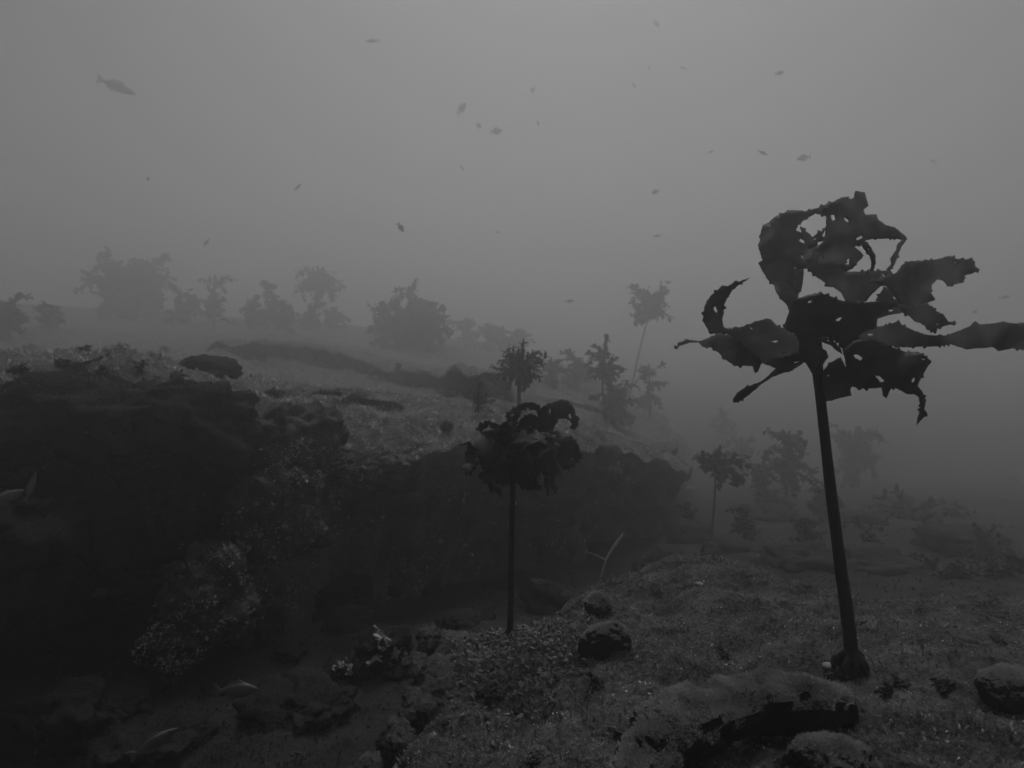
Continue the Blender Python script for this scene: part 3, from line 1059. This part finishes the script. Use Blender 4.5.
tb([(250, 455), (290, 410), (345, 383), (370, 430), (388, 500), (406, 600), (330, 615), (265, 633), (246, 580), (240, 510)], Cq, 1.33, 0.0, 0.05, seed=16, amp=0.012, spike=0.1)

# --- drooping dark kelp in front of the undercut
kb2 = hit(510, 634)
dk = kb2.y
kelp2 = empty('kelp', kb2)
tag(kelp2, 'dark kelp with drooping curled blades standing before the shaded undercut', 'kelp', 'kelp standing on the reef')
t2 = P(514, 430, dk - 0.02)
tube('stipe', spline([kb2 - Vector((0, 0, .03)), P(511, 580, dk), P(512, 520, dk), P(514, 460, dk - .01), t2], 20), lin([0.0105, 0.0085, 0.008, 0.008], 20), M_stem, kelp2, 10, 0.1)
for i in range(6):
    a_ = i * 1.05
    q = kb2 + Vector((math.cos(a_) * .035, math.sin(a_) * .035, -.03))
    tube('holdfast_root', spline([kb2 + Vector((0, 0, .02)), kb2.lerp(q, .6) + Vector((0, 0, .01)), q], 6), lin([.006, .003], 6), M_stem, kelp2, 6, 0.3)
S2, O2, C2 = 7.314, (460, 385), (514, 435)
t2b = lambda poly, dd, a, b, **k: traced_blade(poly, O2, S2, dk + dd, a, b, C2, kelp2, step=1.7, grid=3.5, **{'mat': M_blade_far, **k})
t2b([(560, 190), (610, 155), (680, 125), (740, 104), (790, 115), (830, 165), (845, 215), (870, 250), (862, 300), (832, 332), (808, 318), (820, 285), (800, 255), (770, 245), (720, 246), (705, 280), (690, 305), (640, 330), (590, 300)], 0.06, 0.3, 0.0, seed=31, amp=.03,
    holes=[[(790, 215), (812, 210), (815, 245), (795, 240)]])
t2b([(340, 215), (400, 160), (470, 130), (530, 125), (585, 160), (592, 205), (550, 185), (500, 162), (450, 188), (425, 240), (405, 335), (360, 335), (352, 262)], 0.08, 0.2, 0.0, seed=32, amp=.03, spike=.4)
t2b([(415, 335), (440, 250), (520, 205), (585, 240), (625, 315), (570, 385), (480, 380)], 0.0, 0.1, 0.3, seed=33, amp=.02)
t2b([(95, 395), (165, 338), (250, 333), (330, 390), (400, 440), (470, 430), (440, 560), (400, 722), (300, 727), (220, 692), (160, 590), (140, 480), (110, 472)], -0.04, 0.25, -0.08, spike=.35, mat=M_blade_far, seed=34, amp=.06, cup=.04)
t2b([(380, 450), (480, 345), (560, 325), (640, 430), (690, 540), (722, 620), (690, 702), (600, 640), (545, 605), (480, 705), (420, 722), (370, 600)], -0.07, 0.1, -0.12, spike=.35, mat=M_blade_far, seed=35, amp=.06, cup=.04)
t2b([(590, 305), (700, 340), (800, 358), (850, 420), (892, 520), (830, 602), (760, 620), (690, 545), (635, 430)], 0.05, 0.2, -0.1, spike=.35, mat=M_blade_far, seed=36, amp=.05)
t2b([(425, 600), (500, 630), (565, 700), (602, 762), (540, 772), (440, 750)], 0.05, 0.1, 0, seed=37, amp=.02)
t2b([(88, 395), (110, 395), (104, 450), (125, 525), (100, 500), (84, 450)], 0.02, 0.1, 0, seed=38, amp=.01, spike=.05)
t2b([(270, 380), (300, 290), (340, 260), (380, 330), (480, 335), (490, 360), (420, 410), (340, 420)], -0.03, 0.1, 0.3, seed=39, amp=.02)
t2b([(120, 330), (140, 290), (200, 265), (290, 290), (280, 345), (180, 350)], 0.07, 0.1, 0.0, seed=40, amp=.02, spike=.3)

rnd = random.Random(77)
for i in range(26):
    az = i * 0.52 + rnd.uniform(-.3, .3)
    v, f = pinnate(rnd, t2 - Vector((0, 0, .02 + .05 * rnd.random())), az, math.radians(rnd.uniform(-10, 55)), rnd.uniform(.13, .2), rnd.uniform(.02, .032), rnd.uniform(1.0, 2.6), rnd.uniform(-.8, .8), 16, 5)
    b = mesh_obj('blade', v, f, M_blade, kelp2)
    md = b.modifiers.new('thickness', 'SOLIDIFY')
    md.thickness = 0.002

# ------------------------------------------------------------------ further kelps: (base px, top px, distance or None, params)
def kelp_px(bx, by, tx, ty, label, d=None, **k):
    d = None if d is None else far(d)
    b = hit(bx, by, TOP) if d is None else P(bx, by, d)
    if d is not None:
        g = down(b.x, b.y, TOP)
        if g is not None and abs(g - b.z) > 0.02:
            b = Vector((b.x, b.y, g))
    t = P(tx, ty, b.y)
    s = b.y / F                     # metres per pixel there
    pr = dict(k)
    for key in ('L', 'W'):
        if key in pr:
            pr[key] = (pr[key][0] * s, pr[key][1] * s)
    return make_kelp(b, t, label, **pr)


# on the outcrop
kelp_px(519, 412, 519, 364, 'ball-headed kelp with thin hooked blades on the outcrop top', seed=51, n=52, L=(18, 34), W=(2.2, 4.2), el=(-40, 62), bend=(-.9, 2.6), rise=.12, mess=0, stem_r=0.014, curl=1.2, nseg=16, pin=4)
kelp_px(612, 424, 611, 366, 'tall bushy kelp with stacked blades near the right tip of the outcrop', seed=52, n=24, L=(16, 36), W=(3, 6), el=(-40, 60), bend=(.3, 1.6), stem_r=0.02)
kelp_px(606, 424, 606, 338, 'thin upright kelp rising out of the tall bushy kelp', seed=53, n=14, L=(10, 26), W=(2.5, 5), el=(-20, 60), bend=(.3, 1.6), rise=.3, stem_r=0.014, lean=-.04)
kelp_px(628, 420, 655, 291, 'slanting kelp with a round tuft leaning out over open water', seed=54, n=24, L=(16, 31), W=(3, 6), el=(-50, 70), bend=(.2, 1.5), rise=.12, mess=.6, stem_r=0.016, lean=.0, d=6.6)
kelp_px(650, 418, 649, 364, 'small kelp with sparse side blades at the very tip of the outcrop', seed=55, n=12, L=(12, 24), W=(2.5, 4.5), el=(-35, 62), bend=(.2, 1.3), rise=.5, stem_r=0.016)
kelp_px(577, 388, 577, 362, 'low rounded kelp clump behind the tall bushy kelp', seed=56, n=20, L=(14, 26), W=(3, 6), el=(-10, 75), bend=(.5, 2), stem_r=0.02)
kelp_px(553, 385, 552, 366, 'faint low kelp beside the ball-headed kelp', seed=57, n=14, L=(10, 22), W=(3, 5), el=(0, 80), bend=(.4, 1.6), stem_r=0.02)
kelp_px(410, 349, 409, 286, 'tallest hazy kelp of the thicket on the far rim', seed=58, n=24, L=(14, 32), W=(3, 6), el=(-20, 65), bend=(.3, 1.6), stem_r=0.03)
for i, (x, y, tx, ty) in enumerate([(386, 349, 384, 310), (432, 351, 434, 312), (400, 350, 398, 318), (420, 351, 421, 308)]):
    kelp_px(x, y, tx, ty, ['hazy bush kelp on the left flank of the far thicket', 'hazy bush kelp on the right flank of the far thicket', 'dense low kelp filling the foot of the far thicket',
                           'dense middle kelp packed into the far thicket'][i], seed=60 + i, n=22, L=(14, 30), W=(3.5, 7), el=(-35, 62), bend=(.3, 1.6), stem_r=0.03)
for i, (x, y, tx, ty) in enumerate([(470, 352, 470, 322), (492, 354, 490, 328), (515, 357, 514, 334)]):
    kelp_px(x, y, tx, ty, ['palest kelp right of the far thicket', 'pale broad kelp behind the ball-headed kelp', 'pale stub of kelp just above the ball-headed kelp'][i], seed=66 + i, n=18, L=(12, 26), W=(3, 6), el=(-30, 62), bend=(.3, 1.6), stem_r=0.03, d=9.0 if i < 2 else 8.6)
kelp_px(318, 330, 319, 276, 'kelp with long hanging tendrils and a bare stalk on the far rim', seed=70, n=20, L=(14, 36), W=(2, 4.5), el=(0, 70), bend=(1.2, 3.2), rise=.1, mess=.15, stem_r=0.016, curl=1.0)
kelp_px(268, 330, 268, 286, 'upright leafy kelp beside the tendrilled kelp', seed=71, n=18, L=(12, 26), W=(3, 6), el=(-30, 62), bend=(.3, 1.6), stem_r=0.02)
for i, (x, y, tx, ty) in enumerate([(250, 331, 250, 306), (285, 333, 287, 308), (310, 331, 312, 312), (335, 331, 334, 316)]):
    kelp_px(x, y, tx, ty, ['low weed bush left of the upright leafy kelp', 'low weed bush under the upright leafy kelp', 'low weed bush at the foot of the tendrilled kelp',
                           'smallest weed bush right of the tendrilled kelp'][i], seed=74 + i, n=16, L=(9, 20), W=(3, 6), el=(0, 85), bend=(.3, 1.5), stem_r=0.015, name='weed_bush', group='low weed bushes on the far rim')
kelp_px(125, 318, 122, 266, 'wide spreading kelp canopy on the left rim of the outcrop', seed=80, n=30, L=(22, 48), W=(4, 8), el=(-35, 60), bend=(.2, 1.4), rise=.5, stem_r=0.03)
kelp_px(150, 318, 150, 262, 'second kelp canopy merging into the wide spreading one', seed=81, n=20, L=(16, 34), W=(4, 7), el=(-35, 70), bend=(.2, 1.4), rise=.5, stem_r=0.025)
kelp_px(180, 322, 180, 292, 'rounded low kelp between the wide canopy and the leafy kelps', seed=82, n=18, L=(12, 24), W=(3, 6), el=(-30, 62), bend=(.3, 1.6), stem_r=0.02)
kelp_px(214, 325, 214, 283, 'slender kelp with a small drifting tip right of the wide canopy', seed=83, n=16, L=(12, 28), W=(3, 5.5), el=(-30, 62), bend=(.3, 1.6), stem_r=0.02)
kelp_px(4, 340, 4, 306, 'broad dim kelp bush on the far left of the outcrop', seed=84, n=22, L=(14, 32), W=(4, 8), el=(-10, 70), bend=(.3, 1.6), stem_r=0.03)
kelp_px(54, 328, 54, 306, 'low dim kelp bush left of the wide canopy', seed=85, n=16, L=(10, 22), W=(4, 7), el=(-10, 70), bend=(.3, 1.6), stem_r=0.03)
# small weeds on the plateau
for i, (x, y, hh, lb) in enumerate([(478, 412, 26, 'thin feathery weed in front of the dark step'), (264, 362, 14, 'tiny pale weed on the upper step of the outcrop'), (398, 372, 10, 'tiny tuft of weed on the edge of the dark step')]):
    kelp_px(x, y, x, y - hh * .5, lb, seed=88 + i, n=14, L=(hh * .4, hh * .8), W=(1, 2.2), el=(20, 85), bend=(.2, 1.2), stem_r=0.006, name='weed_tuft', group='small weeds on the outcrop top', nseg=10, root=False)

# lower ground on the right
kelp_px(711, 548, 716, 458, 'thin-stalked kelp with drooping flag blades right of the outcrop', seed=91, n=14, L=(20, 42), W=(4, 8), el=(-10, 50), bend=(.6, 1.8), rise=.1, mess=.2, stem_r=0.010, d=3.6)
kelp_px(786, 500, 789, 432, 'clump-headed kelp seen left of the tallest kelp stipe', seed=92, n=22, L=(16, 34), W=(4, 8), el=(-60, 75), bend=(.2, 1.4), rise=.35, stem_r=0.014, d=4.4)
kelp_px(722, 470, 721, 416, 'very faint kelp beyond the outcrop tip', seed=93, n=14, L=(12, 24), W=(3, 6), el=(-40, 60), bend=(.2, 1.4), rise=.4, stem_r=0.02, d=7.5)
kelp_px(740, 480, 742, 436, 'faint bushy kelp between the flag-bladed and clump-headed kelps', seed=94, n=18, L=(14, 28), W=(3, 6), el=(-40, 60), bend=(.2, 1.4), stem_r=0.02, d=6.2)
kelp_px(858, 500, 856, 440, 'blurred wide kelp directly behind the tallest kelp stipe', seed=95, n=22, L=(20, 42), W=(4, 8), el=(-35, 55), bend=(.3, 1.5), rise=.3, stem_r=0.016, d=5.6)
kelp_px(905, 560, 905, 512, 'dim spreading kelp with a short stalk on the lower ground', seed=96, n=22, L=(24, 52), W=(5, 9), el=(-20, 50), bend=(.4, 1.5), rise=.4, stem_r=0.012, d=4.0)
kelp_px(945, 560, 944, 516, 'dim kelp leaning beside the spreading kelp', seed=97, n=18, L=(20, 40), W=(4, 8), el=(-20, 60), bend=(.4, 1.5), stem_r=0.012, d=4.2)
kelp_px(770, 545, 770, 505, 'dark low weed thicket left of the tallest kelp stipe', seed=98, n=24, L=(14, 30), W=(4, 8), el=(-30, 62), bend=(.3, 1.6), stem_r=0.014, d=4.2)
kelp_px(1005, 540, 1005, 500, 'faded kelp at the far right of the lower ground', seed=99, n=18, L=(18, 36), W=(4, 8), el=(-30, 70), bend=(.3, 1.5), stem_r=0.016, d=6.0)
for i, (x, y, d) in enumerate([(955, 585, 2.9), (925, 584, 3.1), (985, 588, 3.0), (840, 560, 3.6)]):
    kelp_px(x, y, x, y - 12, ['round weed bush behind the right part of the ledge', 'small weed bush left of the round weed bush', 'dim weed bush right of the round weed bush', 'weed bush hugging the far side of the ledge'][i],
            d=d, seed=104 + i, n=26, L=(14, 32), W=(3, 6), el=(5, 85), bend=(.4, 1.8), stem_r=0.01, name='weed_bush', group='weed bushes behind the ledge')
for i, (x, y, d, hh) in enumerate([(745, 528, 3.5, 30), (806, 545, 3.3, 34), (868, 548, 3.2, 30), (826, 512, 3.9, 40), (985, 556, 3.2, 34), (1012, 572, 3.0, 30), (690, 520, 3.6, 22), (764, 470, 4.4, 30)]):
    kelp_px(x, y, x, y - hh * .6, ['low weed mound between the flag-bladed kelp and the dark thicket', 'weed mound just left of the tallest kelp stipe', 'weed mound just right of the tallest kelp stipe', 'taller weed mound fading behind the tallest kelp stipe',
            'weed mound below the faded kelp', 'shaggy weed mound at the end of the lower ground', 'sparse weed at the foot of the outcrop tip', 'dim weed mound under the clump-headed kelp'][i],
            d=d, seed=180 + i, n=20, L=(hh * .4, hh * .8), W=(2.5, 5), el=(0, 85), bend=(.4, 1.8), stem_r=0.01, name='weed_bush', group='weed bushes behind the ledge')
for i, (x, y, d, w_, h_) in enumerate([(730, 560, 3.2, 60, 26), (800, 572, 3.0, 80, 30), (880, 572, 3.0, 90, 28), (960, 568, 3.3, 80, 34), (690, 545, 3.4, 50, 30), (850, 530, 3.8, 70, 26), (770, 520, 4.0, 60, 24)]):
    b = P(x, y, far(d))
    g = down(b.x, b.y, TOP)
    s = far(d) / F
    lowb = rock('boulder', Vector((b.x, b.y, g)), (w_ * s / 2, w_ * s / 2.4, h_ * s / 1.5), ['rough boulder at the foot of the flag-bladed kelp', 'low boulder behind the ledge left of the tallest kelp', 'low boulder behind the ledge right of the tallest kelp',
         'weed-topped boulder behind the right part of the ledge', 'boulder in the gap below the outcrop tip', 'fading boulder on the lower ground behind the tallest kelp', 'fading boulder under the dark weed thicket'][i], seed=200 + i * 1.9, rough=.5, mat=M_bed, sub=4, group='boulders on the lower ground')
for i, (x, y, hh) in enumerate([(20, 372, 16), (62, 366, 13), (104, 376, 18), (140, 370, 14), (178, 380, 18), (232, 376, 13), (275, 398, 16), (330, 420, 15), (85, 352, 10), (165, 352, 10), (30, 350, 10)]):
    kelp_px(x, y, x, y - hh * .3, ['shaggy dark weed on the far left rim', 'small dark weed near the broad slumped boulder', 'tall dark weed behind the upright pale fish', 'low dark weed left of the dome-shaped rock', 'dark weed against the left of the dome-shaped rock',
            'dark weed against the right of the dome-shaped rock', 'dark weed on the rim above the buttress head', 'dark weed where the recess begins', 'little dark weed inland of the upright pale fish', 'little dark weed inland of the dome-shaped rock',
            'little dark weed inland of the far left rim'][i], seed=230 + i, n=22, L=(hh * .4, hh * .85), W=(2, 4), el=(-5, 60), bend=(.4, 2.2), stem_r=0.005, name='weed_tuft', group='dark weeds along the left rim', root=False, pin=5, nseg=9)
# weeds in the hollow
for i, (x, y, hh) in enumerate([(385, 665, 40), (350, 672, 24), (75, 565, 26)]):
    kelp_px(x, y, x, y - hh * .4, ['ragged weed sprouting beside the knobbly crust', 'low ragged weed in the dark near the overgrown rock', 'wispy weed on the flat jagged rock'][i], seed=110 + i, n=18, L=(hh * .5, hh), W=(3, 6), el=(5, 85), bend=(.3, 1.6),
            stem_r=0.006, name='weed_tuft', group='ragged weeds in the dark hollow', root=False, mat=M_turf)

# broken rock on the channel floor and along the torn left edge of the ledge
rnd = random.Random(31)
for i in range(34):
    px, py = rnd.uniform(270, 700), 0
    py = 655 - 0.25 * (px - 270) + rnd.uniform(-40, 30)
    if i >= 20:
        px, py = rnd.uniform(0, 400), rnd.uniform(655, 765)
    h = hit(px, py, (B_bed,))
    k = rnd.uniform(.05, .13)
    if h.y < 1.2 or ledge_edge(h.x, h.y) > -0.12: continue
    rock('rock', h, (k * rnd.uniform(.9, 1.5), k, k * rnd.uniform(.5, .9)), 'dark broken rock on the floor of the shaded channel', seed=300 + i * 1.3, rough=.5, rotz=rnd.uniform(0, 3), mat=M_boulder, sub=4, sq=.9, group='broken rocks on the channel floor')
for i in range(14):
    y = 1.15 + i * 0.075
    x = -0.27 + 0.05 * math.sin(5 * y) + rnd.uniform(-.05, .05)
    z = ledge_z(x + .06, y)
    k = rnd.uniform(.03, .065)
    rock('rock', Vector((x, y, z - k * .7)), (k * 1.2, k, k * rnd.uniform(.7, 1.1)), 'rough lump on the torn edge of the ledge above the channel', seed=400 + i * 1.7, rough=.5, rotz=rnd.uniform(0, 3), mat=M_ledge, sub=4, sq=.9, group='lumps along the torn edge of the ledge')
for i in range(16):
    px, py = rnd.uniform(450, 1010), rnd.uniform(600, 760)
    h = hit(px, py, (B_ledge,))
    make_kelp(h, h + Vector((0, 0, .006)), 'small dark weed clump lying on the turf of the ledge', n=9, L=(.015, .04), W=(.004, .009), el=(-5, 60), bend=(.5, 2), seed=430 + i, stem_r=.002, name='weed_tuft', group='small weed clumps on the ledge', root=False, pin=4, nseg=8)

# pale whip and small upright sponges on the ledge
wb = hit(600, 578)
wbd = wb.y
o = empty('sea_whip', wb)
tag(o, 'pale curved sea whip standing before the undercut', 'sea whip')
tube('stalk', spline([wb - Vector((0, 0, .02)), P(606, 560, wbd), P(614, 547, wbd), P(623, 534, wbd)], 14), lin([.005, .007, .010, .006], 14), M_whip, o, 7)
tube('branch', spline([P(606, 560, wbd), P(598, 556, wbd - .02), P(588, 552, wbd - .04)], 8), lin([.005, .003], 8), M_whip, o, 6)
for i, (x, y, s) in enumerate([(699, 586, 9), (828, 668, 12), (849, 665, 9), (836, 660, 7), (690, 490, 8), (696, 512, 9), (683, 505, 6), (553, 612, 8)]):
    h = hit(x, y, TOP)
    k = s * h.y / F / 2
    rock('sponge', h + Vector((0, 0, k * .3)), (k * 1.3, k, k * .8), ['pale flat sponge on the back of the ledge', 'pale round sponge at the foot of the tallest kelp', 'upright pale sponge against the tallest kelp holdfast', 'tiny pale sponge beside the tallest kelp holdfast',
         'pale sponge below the outcrop tip', 'larger pale sponge under the outcrop tip', 'small pale sponge tucked under the outcrop tip', 'small pale lump near the drooping kelp foot'][i], 'sponge', M_pale, seed=120 + i, rough=.3, sub=2, sq=1.0, group='pale sponges')
for i, (x, y, s) in enumerate([(101, 594, 15), (35, 580, 11), (55, 586, 12), (165, 668, 8), (135, 676, 6), (210, 548, 12), (100, 625, 22), (85, 688, 26), (10, 690, 16)]):
    h = hit(x, y, TOP)
    k = s * h.y / F / 2
    rock('sponge', h + Vector((0, -k * .5, k * .3)), (k * 1.2, k, k * .75), ['pale wedge-shaped sponge in the dark hollow', 'short pale dash of sponge on the flat jagged rock', 'dim pale sponge beside the wedge-shaped sponge', 'bright little sponge at the edge of the broad rock', 'tiny sponge low on the broad rock',
         'pale crust of sponge on the buttress foot', 'pale crest of sponge on top of the broad rock', 'wide pale sponge patch under the broad rock', 'dim sponge patch in the deepest corner'][i], 'sponge', M_knob, seed=140 + i, rough=.45, sub=3, sq=1.0, group='sponges in the dark hollow')


# ------------------------------------------------------------------ fish
def fish_mesh(deep, thick):
    prof = [(0.5, .02), (0.46, .18), (0.38, .42), (0.25, .72), (0.08, .98), (-.1, .92), (-.25, .62), (-.36, .3), (-.42, .2)]
    V, Fc = [], []
    sg = 10
    for x, r in prof:
        for k in range(sg):
            th = 2 * math.pi * k / sg
            V.append(Vector((x, math.cos(th) * r * thick / 2, math.sin(th) * r * deep / 2)))
    for i in range(len(prof) - 1):
        for k in range(sg):
            k2 = (k + 1) % sg
            Fc.append((i * sg + k, i * sg + k2, (i + 1) * sg + k2, (i + 1) * sg + k))
    Fc.append(tuple(range(sg))[::-1])
    Fc.append(tuple(range((len(prof) - 1) * sg, len(prof) * sg)))
    return V, Fc


def slab(pts, y):
    n = len(pts)
    V = [Vector((x, -y, z)) for x, z in pts] + [Vector((x, y, z)) for x, z in pts]
    Fc = [tuple(range(n)), tuple(range(n, 2 * n))[::-1]] + [(i, n + i, n + (i + 1) % n, (i + 1) % n) for i in range(n)]
    return V, Fc


def make_fish(deep=0.34, thick=0.16, mat=None):
    r = {}
    r['body'] = fish_mesh(deep, thick)
    r['tail_fin'] = slab([(-.40, .03), (-.52, deep * .42), (-.58, deep * .45), (-.53, 0), (-.58, -deep * .45), (-.52, -deep * .42), (-.40, -.03)], .006)
    r['dorsal_fin'] = slab([(.2, deep * .36), (.08, deep * .62), (-.12, deep * .56), (-.3, deep * .3), (-.3, deep * .2), (0, deep * .4)], .005)
    r['belly_fin'] = slab([(-.02, -deep * .42), (-.14, -deep * .62), (-.28, -deep * .36), (-.26, -deep * .22)], .005)
    ms = {}
    for k, (v, f) in r.items():
        me = bpy.data.meshes.new(k)
        me.from_pydata([tuple(a) for a in v], [], f)
        me.update()
        me.polygons.foreach_set('use_smooth', [k == 'body'] * len(me.polygons))
        me.materials.append(mat or M_fish)
        ms[k] = me
    return ms


FT = {'slim': make_fish(.26, .13), 'deep': make_fish(.46, .17), 'pale': make_fish(.42, .17, M_fish_pale), 'pale_slim': make_fish(.24, .13, M_fish_pale)}


vs_, fs_ = ICO[2]
EYE = bpy.data.meshes.new('eye')
EYE.from_pydata([tuple(v) for v in vs_], [], fs_)
EYE.materials.append(M_urchin)


def fish(kind, px, py, d, lpx, ang, label, group=None, yaw=0.0, flip=False, eyes=True):
    o = empty('fish', P(px, py, d))
    L = lpx * d / F
    o.scale = (L, L, L)
    o.rotation_euler = Matrix.Rotation(-math.radians(ang), 3, 'Y').to_euler() if not flip else (Matrix.Rotation(-math.radians(ang), 3, 'Y') @ Matrix.Rotation(math.pi, 3, 'Z')).to_euler()
    if yaw:
        o.rotation_euler = (o.rotation_euler.to_matrix() @ Matrix.Rotation(math.radians(yaw), 3, 'Z')).to_euler()
    tag(o, label, 'fish', group)
    for k, me in FT[kind].items():
        c = bpy.data.objects.new(k, me)
        col.objects.link(c)
        c.parent = o
        if k == 'body' and eyes:
            for sd_ in (-1, 1):
                e = bpy.data.objects.new('eye', EYE)
                col.objects.link(e)
                e.parent = c
                e.location = (0.36, sd_ * 0.036, 0.035)
                e.scale = (.022, .012, .022)
    return o


fish('slim', 118, 87, 13.5, 37, -22, 'long slim fish gliding alone in open water above the reef')
fish('deep', 497, 131, 14, 13, 15, 'round-bodied fish trailing its close partner in open water', yaw=30)
fish('deep', 479, 126, 14.3, 9, -30, 'rounder fish seen end-on beside its close partner', yaw=60)
fish('pale', 401, 228, 9.0, 11, -60, 'bright little fish hanging nose-down above the far thicket', yaw=40)
fish('pale', 238, 690, 2.0, 44, 4, 'pale deep-bodied fish swimming in the dark hollow')
fish('pale', 8, 497, 2.2, 30, 25, 'pale plump fish in the shadow beside its slimmer partner', yaw=30)
fish('pale_slim', 31, 486, 2.2, 30, 78, 'pale slim fish rising steeply beside the plump pale fish', yaw=20)
fish('pale_slim', 86, 380, 3.0, 26, 80, 'pale fish standing upright at the shaded rim of the outcrop')
fish('pale_slim', 155, 742, 1.8, 62, 32, 'slim slanting fish in the deepest shadow of the hollow')
fish('deep', 933, 606, 1.95, 17, -28, 'small dark fish hovering just over the back of the ledge')
fish('slim', 570, 301, 14.0, 10, 0, 'tiny pale sliver of a fish right of the far thicket', yaw=20)
tiny = [(148, 179, 6, 20), (298, 187, 10, 50), (372, 41, 13, 10), (462, 108, 13, 55), (206, 243, 9, 50), (763, 153, 10, -25), (803, 158, 12, 8), (711, 152, 6, 15), (634, 85, 9, -60),
        (657, 24, 9, -30), (538, 123, 6, -70), (462, 168, 6, -50), (655, 192, 8, 20), (649, 68, 6, 80), (683, 68, 8, -20), (780, 73, 8, 10), (933, 161, 7, -30), (1005, 297, 9, 15),
        (533, 90, 9, 75), (498, 232, 5, 10), (657, 236, 8, 12), (975, 312, 6, 0), (190, 290, 6, 20)]
for i, (x, y, l, a) in enumerate(tiny):
    fish('slim' if i % 3 else 'deep', x, y, 10.5 + (i * 37 % 23) / 4.5, l, a, 'tiny faint fish in open water', 'tiny fish scattered through the open water', yaw=(i * 53) % 60 - 30, flip=i % 2 == 0, eyes=False)



# ------------------------------------------------------------------ haze: the turbid water itself
m, n_, out = new_mat('turbid_water')
pv = n_.nodes.new('ShaderNodeVolumePrincipled')
pv.inputs['Color'].default_value = (HAZE_ALBEDO,) * 3 + (1,)
pv.inputs['Density'].default_value = HAZE_DENSITY
pv.inputs['Anisotropy'].default_value = HAZE_G
n_.links.new(pv.outputs[0], out.inputs['Volume'])
x0, x1, y0, y1, z0, z1 = -60, 60, -12, 75, -4.6, 8.5
hv = [(x, y, z) for x in (x0, x1) for y in (y0, y1) for z in (z0, z1)]
hf = [(0, 1, 3, 2), (4, 6, 7, 5), (0, 4, 5, 1), (2, 3, 7, 6), (0, 2, 6, 4), (1, 5, 7, 3)]
haze = mesh_obj('haze', hv, hf, m, smooth=False)
tag(haze, 'cloudy grey sea water filling the whole scene', 'water', kind='stuff')
